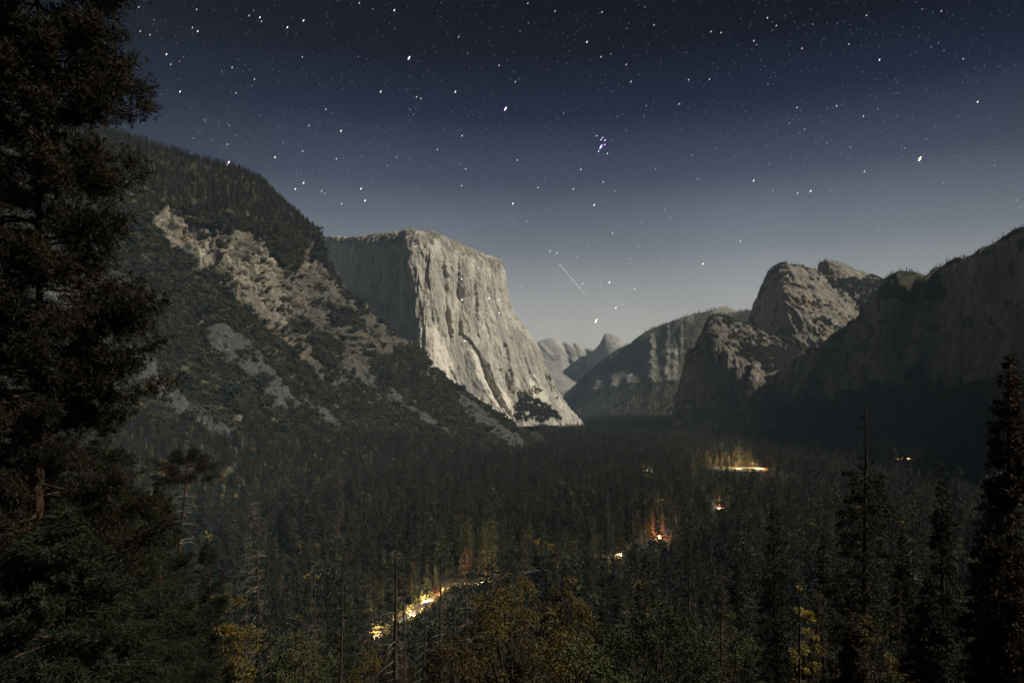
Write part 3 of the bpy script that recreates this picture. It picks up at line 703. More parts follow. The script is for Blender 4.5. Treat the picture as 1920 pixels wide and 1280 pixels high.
def pine_tufts(seed, H, R, base, nb, lean=(0, 0), r0=0.3, ln=0.22, w=0.018, per=60, k=9, shape=0.5, tuft=0.25, topw=0.5):
    """a long-needled pine: stout crooked limbs with upturned ends carrying brushes of needles"""
    r = np.random.default_rng(seed); L = trunk_line(r, H, lean, 0.008, 20); tb, fb = Bag(), Bag()
    tt = np.linspace(0, 1, len(L)); tb.quads(*tube(L, r0*(1-tt*0.9), 10))
    ts = base+(1-base)*np.sort(r.random(nb)); az = np.cumsum(np.full(nb, 2.4))+r.normal(size=nb)*0.6
    P_, D_ = [], []
    for t, a in zip(ts, az):
        f = (1-t)/(1-base); Lb = R*(topw+(1-topw)*f**shape)*r.uniform(.6, 1.1)
        if t > 0.97: Lb *= 0.4
        o = on_line(L, np.array([t]))[0]; h = np.array([math.cos(a), math.sin(a), 0]); side = np.cross(h, [0, 0, 1.])
        s = np.linspace(0, 1, 7)
        pts = o+h*(Lb*s)[:, None]; pts[:, 2] += Lb*(-0.25*s*f+0.32*s*s); pts += np.cumsum(r.normal(size=(7, 3)), 0)*Lb*0.022*(s > 0)[:, None]
        tb.quads(*tube(pts, (0.016*Lb+0.012)*(1-0.8*s), 5))
        ns = int(9*Lb/R*1.2)+3
        for q in np.concatenate([[1.0], r.uniform(.25, 1, ns)]):
            b = on_line(pts, np.array([q]))[0]; sl = Lb*r.uniform(.12, .34)*(1.2-q*.6); sg = r.choice([-1, 1])
            dv = unit(h*r.uniform(.3, 1)+side*sg*r.uniform(.2, 1)+np.array([0, 0, r.uniform(-.1, .6)]))
            e = b+dv*sl; mid = (b+e)/2+np.array([0, 0, -0.05*sl])
            tb.quads(*tube([b, mid, e], [0.012, 0.009, 0.005], 3))
            m = max(4, int(per*sl/Lb)); u = r.uniform(.2, 1.05, m)
            c = b+(e-b)*u[:, None]+r.normal(size=(m, 3))*tuft*0.5
            P_.append(c); D_.append(np.tile(dv, (m, 1)))
    p = np.concatenate(P_); d = np.concatenate(D_)
    for j in range(k):
        dj = unit(d*0.7+r.normal(size=d.shape)*0.9+np.array([0, 0, 0.15]))
        fb.quads(*blades(r, p, dj, ln*r.uniform(.7, 1.2, len(p)), w))
    return tb, fb
def broadleaf(seed, H, R, crown0=0.3, nclump=45, leaves=160, leaf=0.22, cl=0.22, r0=None, lean=(0, 0)):
    r = np.random.default_rng(seed); tb, fb = Bag(), Bag(); r0 = r0 or H*0.018
    L = trunk_line(r, H*0.62, lean, 0.05, 9); tt = np.linspace(0, 1, 9); tb.quads(*tube(L, r0*(1-0.7*tt), 7))
    cz = H*(1+crown0)/2; ch = H*(1-crown0)/2
    P_, D_ = [], []
    for i in range(nclump):
        d = unit(r.normal(size=3)); d[2] = d[2]*0.9+0.15; q = r.uniform(.45, 1)**0.6
        c = np.array([d[0]*R*q, d[1]*R*q, cz+d[2]*ch*q])*np.array([1, 1, 1]); c[:2] *= r.uniform(.8, 1.15)
        b = on_line(L, np.array([r.uniform(.35, 1)]))[0]
        s = np.linspace(0, 1, 5); pts = b+(c-b)*s[:, None]; pts[:, 2] += np.sin(s*3.14)*-0.06*H+0*s; pts += np.cumsum(r.normal(size=(5, 3)), 0)*0.012*H*(s > 0)[:, None]
        tb.quads(*tube(pts, r0*0.38*(1-0.88*s), 4))
        cr = R*cl*r.uniform(.45, 1.35); m = int(leaves*r.uniform(.6, 1.3))
        u = unit(r.normal(size=(m, 3)))*(r.random((m, 1))**0.45)*cr*np.array([1.15, 1.15, .8])
        P_.append(c+u); D_.append(unit(u+r.normal(size=u.shape)*cr*0.6+np.array([0, 0, -0.25*cr])))
    p = np.concatenate(P_); d = np.concatenate(D_)
    fb.quads(*blades(r, p, d, leaf*r.uniform(.7, 1.3, len(p)), leaf*0.75))
    return tb, fb
def snag(seed, H, nb=70, Lb=1.6, r0=0.22, lean=(0, 0), base=0.2, curve=0.5, top=1.0):
    """a dead standing conifer: bare trunk and drooping bleached branches"""
    r = np.random.default_rng(seed); L = trunk_line(r, H, lean, 0.012, 16); tb, bb = Bag(), Bag()
    tt = np.linspace(0, 1, 16); tb.quads(*tube(L, 1.25*r0*(1-0.85*tt), 8))
    for t in base+(top-base)*r.random(nb):
        a = r.uniform(0, 6.283); h = np.array([math.cos(a), math.sin(a), 0]); f = 1-t
        l = Lb*(0.25+f**0.6)*r.uniform(.25, 1.15); o = on_line(L, np.array([t]))[0]; s = np.linspace(0, 1, 7)
        g = curve*r.uniform(.5, 1.4); pts = o+h*(l*np.sin(s*1.45))[:, None]; pts[:, 2] += l*(0.18*s-g*s**2*0.9+0.18*s**4*r.random())
        pts += np.cumsum(r.normal(size=(7, 3)), 0)*l*0.025*(s > 0)[:, None]
        bb.quads(*tube(pts, (0.010*l+0.014)*(1-0.75*s), 4))
        for q in r.uniform(.35, .95, r.integers(0, 4)):
            b = on_line(pts, np.array([q]))[0]; e = b+unit(h*.5+r.normal(size=3)*.7+np.array([0, 0, -.4]))*l*r.uniform(.15, .4)
            bb.quads(*tube([b, (b+e)/2+r.normal(size=3)*.04*l, e], [0.012, 0.009, 0.005], 3))
    return tb, bb

# ------------------------------------------------------------------ far forest: prototypes and instancing
lib = {}
def proto(kind, tb, fb, tm, fm):
    b = Bag(); nq = []
    for x in (tb, fb):
        if x is None: continue
        for v, q in zip(x.v, x.q): b.v.append(v); b.q.append(q+0); 
        nq.append(sum(len(q) for q in x.q))
    off = sum(len(v) for v in tb.v)
    b.q = list(tb.q)+([q+off for q in fb.q] if fb is not None else [])
    mi = np.concatenate([np.zeros(nq[0], np.int32)]+([np.ones(nq[1], np.int32)] if fb is not None else []))
    me = b.mesh(kind, [tm, fm], mi); lib.setdefault(kind, []).append(me); return me
def simple_tube_only(b):           # keep the trunk, drop the limbs: too small to see at a kilometre
    x = Bag(); x.quads(b.v[0], b.q[0]); return x
for sd in range(6):                # unit scale: 10 m tall, scaled by the scatter
    tb, fb = conifer(100+sd, 10, 1.25+0.12*(sd % 3), base=0.10, nb=70, per=16, ln=0.62, w=0.30, shape=0.8, droop=0.45, k=1, ragged=0.45, gaps=0.2, twig=False, r0=0.10, flat=0.3)
    proto('fir', tb, fb, M_BARK, M_FIR)
for sd in range(3):
    tb, fb = conifer(130+sd, 10, 1.0, base=0.12, nb=60, per=10, ln=0.5, w=0.14, shape=0.7, droop=0.5, k=1, ragged=0.5, gaps=0.4, twig=False, r0=0.09)
    proto('dying_fir', tb, fb, M_BARK, M_DEADN)
for sd in range(3):
    tb, fb = broadleaf(160+sd, 10, 4.0, 0.15, 34, 22, 1.0, 0.30); proto('gold_oak', simple_tube_only(tb), fb, M_BARK, M_GOLD)
for sd in range(2):
    tb, fb = broadleaf(170+sd, 10, 4.0, 0.15, 34, 22, 1.0, 0.30); proto('green_oak', simple_tube_only(tb), fb, M_BARK, M_OAKG)
for sd in range(4):
    tb, fb = broadleaf(180+sd, 2.4, 2.0, -0.2, 16, 16, 0.75, 0.36); proto('brush', simple_tube_only(tb), fb, M_BARK, M_BUSH)
for sd in range(2):
    tb, fb = snag(190+sd, 10, 40, 0.9, 0.09, base=0.25); 
    proto('dead_pole', tb, fb, M_SNAG, M_TWIG)
PC = bpy.data.collections.new("plant_prototypes"); PIDX = {}; _n = 0
for k in lib:
    PIDX[k] = []
    for me in lib[k]:
        o = bpy.data.objects.new("%03d_%s" % (_n, k), me); PC.objects.link(o); PIDX[k].append(_n); _n += 1
ng = bpy.data.node_groups.new("planting", 'GeometryNodeTree')
ng.interface.new_socket("Geometry", in_out='INPUT', socket_type='NodeSocketGeometry'); ng.interface.new_socket("Geometry", in_out='OUTPUT', socket_type='NodeSocketGeometry')
gi, go = ng.nodes.new('NodeGroupInput'), ng.nodes.new('NodeGroupOutput'); ip = ng.nodes.new('GeometryNodeInstanceOnPoints'); ci = ng.nodes.new('GeometryNodeCollectionInfo')
ci.inputs['Collection'].default_value = PC; ci.inputs['Separate Children'].default_value = True; ci.inputs['Reset Children'].default_value = True
def named(n, t):
    a = ng.nodes.new('GeometryNodeInputNamedAttribute'); a.data_type = t; a.inputs['Name'].default_value = n
    return [o for o in a.outputs if o.enabled and o.name == 'Attribute'][0]
ip.inputs['Pick Instance'].default_value = True
for a, b in ((gi.outputs[0], ip.inputs['Points']), (ci.outputs[0], ip.inputs['Instance']), (named('idx', 'INT'), ip.inputs['Instance Index']), (named('rot', 'FLOAT_VECTOR'), ip.inputs['Rotation']), (named('scl', 'FLOAT_VECTOR'), ip.inputs['Scale']), (ip.outputs[0], go.inputs[0])): ng.links.new(a, b)
def plant(name, pts, kinds, h, width=1.0, label=None, cat=None, seed=0):
    """one mass of uncountable plants: kinds = list of (kind, share), h = heights in metres"""
    r = np.random.default_rng(seed); n = len(pts)
    me = bpy.data.meshes.new(name); me.vertices.add(n); me.vertices.foreach_set("co", np.ascontiguousarray(pts, np.float32).ravel())
    pk = r.random(n); idx = np.zeros(n, np.int32); acc = 0; hh = np.array(h, float)*np.ones(n)
    for k, sh in kinds:
        s = (pk >= acc) & (pk < acc+sh); acc += sh; idx[s] = r.choice(PIDX[k], s.sum())
        if 'oak' in k: hh[s] *= 0.5
    unit_h = np.array([2.4 if i in PIDX['brush'] else 10.0 for i in range(_n)])
    sc_ = hh/unit_h[idx]*r.uniform(.75, 1.25, n)
    wd = sc_*r.uniform(.85, 1.2, n)*width
    a = me.attributes.new('idx', 'INT', 'POINT'); a.data.foreach_set('value', idx)
    a = me.attributes.new('rot', 'FLOAT_VECTOR', 'POINT'); a.data.foreach_set('vector', np.stack([r.normal(size=n)*.03, r.normal(size=n)*.03, r.random(n)*6.283], -1).astype(np.float32).ravel())
    a = me.attributes.new('scl', 'FLOAT_VECTOR', 'POINT'); a.data.foreach_set('vector', np.stack([wd, wd, sc_], -1).astype(np.float32).ravel())
    o = obj(name, me); md = o.modifiers.new("planting", 'NODES'); md.node_group = ng
    return tag(o, label, cat, kind='stuff')

# valley floor
FX = np.array([P(*q)[0] for q in FOOT]); FY = np.array([P(*q)[1] for q in FOOT]); od = np.argsort(FY)
ROAD = [(-104,430),(-99,468),(-82,524),(-60,596),(-29,622),(20,664),(89,713),(118,738),(156,785),(183,837),(215,900),(262,975),(319,1061),(330,1200),(318,1400),(318,1612),(430,1700),(560,1690),(720,1760),(1113,1926),(1250,2150)]
RD = np.array(ROAD, float)
def road_dist(x, y):
    best = np.full(x.shape, 1e9); sidev = np.zeros(x.shape)
    for (x0, y0), (x1, y1) in zip(ROAD[:-1], ROAD[1:]):
        dx, dy = x1-x0, y1-y0; l2 = dx*dx+dy*dy; t_ = np.clip(((x-x0)*dx+(y-y0)*dy)/l2, 0, 1)
        d = np.hypot(x-x0-t_*dx, y-y0-t_*dy); best = np.minimum(best, d)
    return best
def floor_points(r):
    out = []
    for y0, y1, s in ((440, 1000, 11.5), (1000, 1800, 12.5), (1800, 2800, 14.0), (2800, 4500, 16.0), (4500, 7000, 24.0)):
        xs = np.arange(-0.82*y1, 0.85*y1, s); ys = np.arange(y0, y1, s)
        X, Y = np.meshgrid(xs, ys); X = X+r.uniform(-.5, .5, X.shape)*s; Y = Y+r.uniform(-.5, .5, Y.shape)*s
        k = (X > -0.80*Y-20) & (X < 0.80*Y+30)
        out.append(np.stack([X[k], Y[k]], -1))
    p = np.concatenate(out); x, y = p[:, 0], p[:, 1]
    k = (x > np.interp(y, FY[od], FX[od])-12) & ((y < 1900) | (x < 1400)) & (road_dist(x, y) > 9)
    n = fbm(np.stack([x/70, y/70, 0*x], -1), 3, 401)
    k &= n > -0.62
    # openings: the clearing by the road, the meadow, a strip on the near side of the lit bend
    k &= ~(((x-520)/140)**2+((y-1625)/70)**2 < 1)
    rx = np.interp(y, RD[:, 1], RD[:, 0]); off = x-rx
    k &= ~((off > 0) & (off < 13) & (y > 420) & (y < 596))
    return p[k]
r = np.random.default_rng(11)
FP = floor_points(r)
FPZ = ground_z(FP[:, 0], FP[:, 1]); FP3 = np.stack([FP[:, 0], FP[:, 1], FPZ], -1)
fh = 29*(1+0.5*r.normal(size=len(FP))*0.5)*(1+0.35*fbm(np.stack([FP[:, 0]/120, FP[:, 1]/120, FP[:, 1]*0], -1), 3, 402))
near_open = (np.hypot((FP[:, 0]-500)/125, (FP[:, 1]-1440)/150) < 1)
fh = np.clip(fh, 9, 48); _o = FP[:, 0]-np.interp(FP[:, 1], RD[:, 1], RD[:, 0]); _k = (_o > 0) & (_o < 64) & (FP[:, 1] > 420) & (FP[:, 1] < 600); fh[_k] = 3.2+fh[_k]*0.07; fh[near_open] *= 0.28
POCKETS = [(183, 837, 13, 120), (322, 1060, 13, 150), (317, 1612, 16, 200), (112, 735, 14, 90), (20, 664, 16, 80), (1113, 1926, 40, 300)]
_off = FP[:, 0]-np.interp(FP[:, 1], RD[:, 1], RD[:, 0]); _m = (_off > 0) & (_off < 34) & (FP[:, 1] > 596) & (FP[:, 1] < 845); fh[_m] = np.minimum(fh[_m], 8)
for x_, y_, w_, l_ in POCKETS:
    tt_ = (y_-FP[:, 1])/l_; m_ = (tt_ > 0.03) & (tt_ < 1) & (np.abs(FP[:, 0]-x_*FP[:, 1]/y_) < w_*(0.6+0.4*tt_)); fh[m_] = np.minimum(fh[m_], np.maximum(4, tt_[m_]*l_*170/y_*0.85))
#--PLANTING--
# the individuals: the trees that show largest on the near valley floor; everything farther is one mass
def prob_kind(p):
    n = fbm(np.stack([p[:, 0]/110, p[:, 1]/110, p[:, 1]*0], -1), 3, 403)
    return n
KINDS = [('fir', .70), ('dying_fir', .20), ('gold_oak', .030), ('green_oak', .035), ('dead_pole', .035)]
plant("valley_forest", FP3, KINDS, fh, 1.15, label="dense dark conifer forest carpeting the valley floor", cat="forest", seed=1)
_r = np.random.default_rng(91); _y = _r.uniform(425, 640, 1500); _o = _r.uniform(-14, 70, 1500); _x = np.interp(_y, RD[:, 1], RD[:, 0])+_o; _k = road_dist(_x, _y) > 7.5
_x, _y = _x[_k], _y[_k]
plant("roadside_brush", np.stack([_x, _y, ground_z(_x, _y)], -1), [('brush', .80), ('fir', .14), ('gold_oak', .06)], _r.gamma(4, .75, len(_x))+1.0, 1.0, label="low dark brush and young trees beside the lit bend of the road", cat="brush", seed=92)
# the lower part of the hill is forest too, above it brush
def hill_dens():
    m = HILL; v = m['G'].reshape(-1, 3); px, py = to_px(v); mk = m['mk']
    n = fbm(v/60, 3, 70)
    lim = np.interp(px, [-260, 200, 440, 700, 900, 1050], [700, 770, 815, 815, 845, 855])+n*30
    veg = mk['veg']; wooded = (py > lim)
    up = (mk['top'] > 0) & (py < np.interp(px, [0, 300, 450, 530, 600], [250, 372, 410, 420, 436])+n*14)
    front = v[:, 1] > 50
    return veg*wooded*front, veg*up, veg*(~wooded)*(~up)*front, mk
dw, du, db, mk = hill_dens()
p = scatter(HILL, dw*1.0, 9000, 21)
plant("slope_forest", p, [('fir', .62), ('dying_fir', .20), ('gold_oak', .07), ('green_oak', .11)], 19, label="dark conifers and oaks on the lower slope of the left hill", cat="forest", seed=2)
p = scatter(HILL, du*1.0, 9000, 22)
plant("ridge_forest", p, [('fir', .62), ('dying_fir', .33), ('dead_pole', .05)], 19, label="conifers crowding the top of the left hill", cat="forest", seed=3)
nb_ = fbm(HILL['G'].reshape(-1, 3)/45, 3, 74)
p = scatter(HILL, db*(0.35+sstep(-0.4, 0.5, nb_))+0.014*mk['rock']+0.02*mk['talus'], 52000, 23)
plant("slope_brush", p, [('brush', 1.0)], np.random.default_rng(5).gamma(3.2, 1.45, len(p)), 1.1, label="low dark brush covering the slopes of the left hill", cat="brush", seed=4)
p = scatter(HILL, db*(fbm(HILL['G'].reshape(-1, 3)/80, 2, 73) > 0.2), 500, 24)
plant("slope_trees", p, [('fir', .8), ('dying_fir', .2)], 13, label="scattered small conifers among the brush on the left hill", cat="forest", seed=6)
def massif_plants(m, key, n, kinds, h, name, label, seed, w=1.0):
    d = m['mk'].get(key, None)
    if d is None: return
    p = scatter(m, d*1.0, n, seed); plant(name, p, kinds, h, w, label=label, cat="brush" if kinds[0][0] == 'brush' else "forest", seed=seed)
CON = [('fir', .9), ('dying_fir', .1)]
massif_plants(ELC, 'top', 700, CON, 14, "rim_trees", "small conifers dotted along the rim of the pale cliff", 31)
massif_plants(ELC, 'scrub', 1500, [('fir', .35), ('brush', .65)], 9, "ledge_trees", "dark trees on the ramp at the foot of the pale cliff", 32)
massif_plants(BUT, 'top', 500, CON, 15, "rim_trees", "conifers along the crest of the dark buttress", 33)
massif_plants(BUT, 'scrub', 5200, [('brush', .75), ('fir', .25)], 7, "hanging_valley_brush", "dark brush filling the hanging valley behind the buttress", 34)
massif_plants(WALL, 'foot', 9000, CON, 24, "talus_forest", "dark conifers climbing the foot of the right wall", 35)
massif_plants(WALL, 'top', 900, CON, 13, "rim_trees", "small conifers along the top of the dark right wall", 36)
massif_plants(WALL, 'veg', 2600, [('fir', .6), ('brush', .4)], 10, "ledge_trees", "small trees on the ledges of the dark right wall", 43)
massif_plants(BUT, 'veg', 2200, [('fir', .6), ('brush', .4)], 9, "ledge_trees", "small trees on the ledges of the dark buttress", 44)
massif_plants(SUM, 'top', 260, CON, 13, "rim_trees", "small conifers on the crest of the rock summit", 37)
massif_plants(SUM, 'scrub', 4500, [('brush', .8), ('fir', .2)], 7, "ledge_brush", "dark brush on the ledges of the rock summit", 38)
massif_plants(SU2, 'top', 160, CON, 15, "rim_trees", "small conifers on the crest of the farther summit", 39)
massif_plants(SU2, 'scrub', 3500, [('brush', .7), ('fir', .3)], 9, "slope_brush", "dark brush on the farther summit", 40)
massif_plants(FAR, 'top', 900, CON, 26, "rim_trees", "tiny conifers along the skyline of the far ridge", 41)
massif_plants(FAR, 'foot', 5000, CON, 28, "foot_forest", "dark forest at the foot of the far ridge", 42)

#--NEAR TREES--
def thing(name, label, cat, loc, rz=0, group=None):
    o = bpy.data.objects.new(name, None); C.objects.link(o); o.location = loc; o.rotation_euler = (0, 0, rz); o.empty_display_size = 0.5
    return tag(o, label, cat, group)
def grow(name, label, cat, bags, mats, loc, group=None, rz=0, tn='trunk', fn='crown'):
    o = thing(name, label, cat, loc, rz, group)
    if bags[0] is not None: obj(tn, bags[0].mesh(tn, [mats[0]]), o)
    if bags[1] is not None: obj(fn, bags[1].mesh(fn, [mats[1]], smooth=False), o)
    return o
def spot(px, py, D):
    """root of a tree whose top shows at (px, py) and stands D metres away; returns location and height"""
    x, y, z = P(px, py, D); g = float(ground_z(x, y)); return (x, y, g-0.2), z-g+0.2
# the big pine and the firs under it, at the left edge
loc, H = spot(75, 745, 31.0)
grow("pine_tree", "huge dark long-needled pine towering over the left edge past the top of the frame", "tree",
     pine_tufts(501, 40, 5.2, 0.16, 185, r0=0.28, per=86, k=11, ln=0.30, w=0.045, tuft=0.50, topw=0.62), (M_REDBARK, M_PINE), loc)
FIRS = [ # px, py, D, R, seed, label
 (45, 705, 36, 5.6, 511, "dark fir directly under the huge left pine, at the frame edge"),
 (205, 790, 42, 5.2, 512, "broad dark fir right of the huge pine's trunk, under its lowest limbs"),
 (300, 905, 47, 4.6, 513, "dark fir whose flat boughs reach behind the leaning bare trunk"),
 (120, 960, 27, 4.2, 514, "low black fir in the bottom left corner"),
 (395, 1010, 70, 4.0, 515, "small dark fir just right of the leaning trunk, above the golden oak")]
for px, py, D, R, sd, lb in FIRS:
    loc, H = spot(px, py, D)
    grow("fir_tree", lb, "tree", conifer(sd, H, R, base=0.05, nb=190, per=290, ln=0.24, w=0.045, shape=0.62, droop=0.28, k=4, flat=0.4, up=0.25), (M_BARK, M_FIRNEAR), loc)
# conifers of the right foreground
RIGHT = [ # px, py, D, R, seed, kwargs, material, label
 (1622, 743, 74, 5.4, 521, dict(bare_top=0.20, shape=0.62, nb=220), M_FIRNEAR, "tall fir with a bare dead spire rising against the dark right wall"),
 (1896, 667, 46, 2.7, 522, dict(shape=0.6, nb=170, gaps=0.1), M_WARMLIT, "slender conifer with warm light painted into its needles, at the right edge of the frame"),
 (1768, 868, 82, 3.6, 523, dict(shape=0.75), M_FIRNEAR, "dark pointed conifer between the dead-topped fir and the warm-tinted tree"),
 (1452, 930, 104, 4.2, 524, dict(shape=0.7), M_FIRNEAR, "dark full conifer left of the dead-topped fir"),
 (1545, 985, 118, 3.8, 525, dict(shape=0.8), M_FIRNEAR, "dark conifer standing just left of the dead-topped fir's skirt"),
 (1855, 890, 62, 3.4, 526, dict(shape=0.7), M_FIRNEAR, "black conifer in front of the warm-tinted tree at the right edge"),
 (1690, 985, 92, 3.6, 527, dict(shape=0.8), M_FIRNEAR, "dark conifer right of the dead-topped fir, lower than it"),
 (1385, 1030, 120, 3.6, 528, dict(shape=0.75), M_FIRNEAR, "dark conifer behind the round green oak, at its right"),
 (1130, 1050, 150, 4.0, 529, dict(shape=0.7), M_FIRNEAR, "dark conifer rising behind the right part of the golden oak"),
 (1905, 1010, 52, 3.2, 530, dict(shape=0.7), M_FIRNEAR, "black conifer filling the bottom right corner"),
 (1740, 1080, 58, 3.0, 531, dict(shape=0.75), M_FIRNEAR, "black conifer low in the right foreground, under the pointed one"),
 (1600, 1150, 62, 2.6, 532, dict(shape=0.8, gaps=0.3), M_WARMLIT, "thin brownish conifer low in the right foreground"),
 (955, 1055, 190, 4.4, 533, dict(shape=0.7), M_FIRNEAR, "dark conifer poking up behind the left part of the golden oak"),
 (1290, 1000, 165, 4.2, 534, dict(shape=0.7), M_FIRNEAR, "tall dark conifer behind the round green oak")]
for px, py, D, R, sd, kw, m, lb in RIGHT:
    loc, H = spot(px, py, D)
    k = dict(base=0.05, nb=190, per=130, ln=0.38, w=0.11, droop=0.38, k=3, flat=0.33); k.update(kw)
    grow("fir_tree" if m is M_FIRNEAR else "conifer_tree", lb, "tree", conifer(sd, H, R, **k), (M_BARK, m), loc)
# oaks
OAKS = [ # px, py, D, R, crown0, seed, material, clumps, leaves, leaf, label
 (425, 1098, 72, 3.2, 0.15, 541, M_GOLD, 40, 150, 0.26, "bright golden oak at the bottom left, beside the leaning trunk"),
 (255, 1165, 60, 3.0, 0.2, 542, M_GOLD, 30, 120, 0.20, "dim golden oak showing through the firs left of the leaning trunk"),
 (965, 1098, 92, 8.0, 0.14, 543, M_GOLD, 95, 150, 0.30, "wide golden oak at the bottom centre, right of the lit road"),
 (1062, 1092, 104, 4.6, 0.2, 544, M_GOLD, 60, 150, 0.34, "rounded golden oak joined to the right side of the wide one"),
 (840, 1190, 84, 3.6, 0.2, 545, M_GOLD, 45, 150, 0.28, "small golden oak at the foot of the bare trunks by the lit road"),
 (1235, 1140, 70, 6.4, 0.1, 546, M_OAKG, 100, 190, 0.26, "round dark green oak at the bottom, right of the golden oaks"),
 (1105, 1190, 62, 3.4, 0.1, 547, M_OAKG, 55, 170, 0.24, "small dark green oak between the golden and the round green oak"),
 (1508, 1095, 98, 2.4, 0.1, 548, M_GOLD, 30, 110, 0.28, "slim golden oak among the dark conifers of the right foreground"),
 (1640, 1150, 70, 3.6, 0.2, 549, M_GOLD, 34, 90, 0.18, "dim golden oak in the shade, lower right"),
 (700, 1215, 98, 4.2, 0.15, 550, M_GOLD, 40, 120, 0.26, "low golden oak below the lit road, between bare trunks"),
 (560, 1190, 88, 4.2, 0.1, 551, M_OAKG, 55, 150, 0.26, "low green oak right of the bright golden oak"),
 (1370, 1160, 96, 4.2, 0.1, 552, M_OAKG, 55, 150, 0.26, "dark green oak right of the round one")]
for px, py, D, R, c0, sd, m, nc, lv, lf, lb in OAKS:
    loc, H = spot(px, py, D)
    grow("oak_tree", lb, "tree", broadleaf(sd, H, R, c0, nc, lv, lf), (M_SNAG, m), loc)
# dead standing trees
loc, H = spot(352, 850, 54); loc = (loc[0]-0.10*H, loc[1], loc[2]); 
tb, fb = pine_tufts(561, H, 2.9, 0.90, 22, lean=(0.10, 0), r0=0.34, ln=0.22, w=0.022, per=50, k=9, topw=0.8, tuft=0.28)
tb2, bb = snag(561, H, 46, 2.0, 0.30, lean=(0.10, 0), base=0.35, top=0.88)
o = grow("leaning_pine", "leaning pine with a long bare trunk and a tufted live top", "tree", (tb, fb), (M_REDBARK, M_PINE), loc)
obj("bare_branches", bb.mesh("bare_branches", [M_TWIG]), o)
SNAGS = [ # px, py, D, radius, branch length, branches, lean, curve, seed, label
 (487, 925, 112, .30, 3.2, 170, (0.01, 0), .5, 571, "taller of the two twiggy brown dead trees above the golden oak"),
 (468, 940, 118, .24, 2.6, 130, (0.03, 0), .6, 572, "thinner twiggy dead tree just left of the taller one above the golden oak"),
 (590, 985, 118, .24, 2.8, 90, (0.0, 0), .7, 573, "dead tree with pale drooping branches, left of the pole by the lit road"),
 (641, 1068, 92, .26, 1.6, 40, (0.02, 0), .4, 574, "bare dark pole left of the thick dead trunk by the road"),
 (743, 1003, 84, .36, 2.4, 70, (0.005, 0), .5, 575, "thick black dead trunk standing in front of the lit road's left end"),
 (757, 1065, 112, .28, 1.8, 40, (-0.01, 0), .6, 576, "dead trunk close behind the thick black one"),
 (802, 1075, 104, .24, 1.8, 50, (0.04, 0), .6, 577, "leaning thin dead trunk crossing the lit road"),
 (832, 1045, 88, .30, 1.9, 60, (0.015, 0), .6, 578, "dead trunk at the right end of the lit road"),
 (852, 1062, 128, .26, 1.6, 40, (0.0, 0), .6, 579, "thin dead trunk right of the lit road's end"),
 (872, 1030, 112, .24, 2.6, 90, (0.0, 0), .9, 580, "dead tree with arching pale branches left of the wide golden oak"),
 (1172, 1028, 118, .28, 2.0, 50, (0.01, 0), .6, 581, "dead trunk with a few pale branches right of the golden oaks"),
 (1240, 1038, 128, .24, 1.4, 40, (0.0, 0), .5, 582, "bare thin pole above the round green oak"),
 (1390, 948, 158, .26, 2.4, 110, (0.0, 0), .6, 583, "brown twiggy dead tree left of the dark full conifer"),
 (1712, 905, 120, .26, 2.6, 110, (0.0, 0), .7, 584, "pale grey dead tree right of the dead-topped fir"),
 (545, 1080, 150, .24, 2.4, 80, (0.0, 0), .6, 585, "short dead tree between the twiggy pair and the pale-branched one"),
 (690, 1090, 160, .24, 1.8, 50, (0.0, 0), .6, 586, "thin dead tree behind the low golden oak"),
 (1500, 1030, 90, .22, 1.6, 50, (0.0, 0), .6, 587, "thin dead trunk among the right foreground conifers")]
for px, py, D, r0, Lb, nb, lean, cv, sd, lb in SNAGS:
    loc, H = spot(px, py, D); loc = (loc[0]-lean[0]*H, loc[1], loc[2])
    grow("dead_tree", lb, "tree", snag(sd, H, nb, Lb, r0, lean, base=0.12, curve=cv), (M_SNAG, M_TWIG), loc, fn='crown')  # crown here holds only the bare branches

# the hillside between here and the valley floor: individuals near, one mass behind
def hill_trees():
    r = np.random.default_rng(61); out = []
    s = 8.0
    X, Y = np.meshgrid(np.arange(-360, 380, s), np.arange(88, 445, s)); X = (X+r.uniform(-.5, .5, X.shape)*s).ravel(); Y = (Y+r.uniform(-.5, .5, Y.shape)*s).ravel()
    k = (np.abs(X) < 0.77*Y+4); X, Y = X[k], Y[k]; Z = ground_z(X, Y)
    px = CX+X/Y*F
    lim = np.interp(px, [0, 430, 500, 600, 680, 700, 850, 880, 1000, 1130, 1350, 1500, 1700, 1920], [880, 960, 1015, 1060, 1105, 1205, 1175, 1085, 1068, 1050, 990, 940, 900, 870])
    zl = CAMZ+(HZ-lim)/F*Y
    h = np.minimum(r.uniform(13, 30, len(X)), zl-Z-0.5)
    k = h > 4.5; X, Y, Z, h, px = X[k], Y[k], Z[k], h[k], px[k]
    od = np.argsort(Y); return X[od], Y[od], Z[od], h[od], px[od]
X, Y, Z, h, px = hill_trees()
NM = {}
def near_proto(kind, bags, mats): NM.setdefault(kind, []).append((bags[0].mesh("trunk", [mats[0]]), bags[1].mesh("crown", [mats[1]], smooth=False)))
for sd in range(4): near_proto('fir', conifer(601+sd, 22, 3.0+0.3*sd, base=0.06, nb=110, per=42, ln=0.5, w=0.13, k=2, shape=0.75, droop=0.4), (M_BARK, M_FIR))
for sd in range(2): near_proto('dying_fir', conifer(611+sd, 22, 2.6, base=0.1, nb=110, per=34, ln=0.42, w=0.07, k=2, shape=0.7, droop=0.45, gaps=0.5), (M_BARK, M_DEADN))
for sd in range(2): near_proto('gold_oak', broadleaf(621+sd, 11, 4.2, 0.1, 50, 80, 0.42), (M_SNAG, M_GOLD))
for sd in range(2): near_proto('green_oak', broadleaf(631+sd, 11, 4.2, 0.1, 50, 80, 0.42), (M_SNAG, M_OAKG))
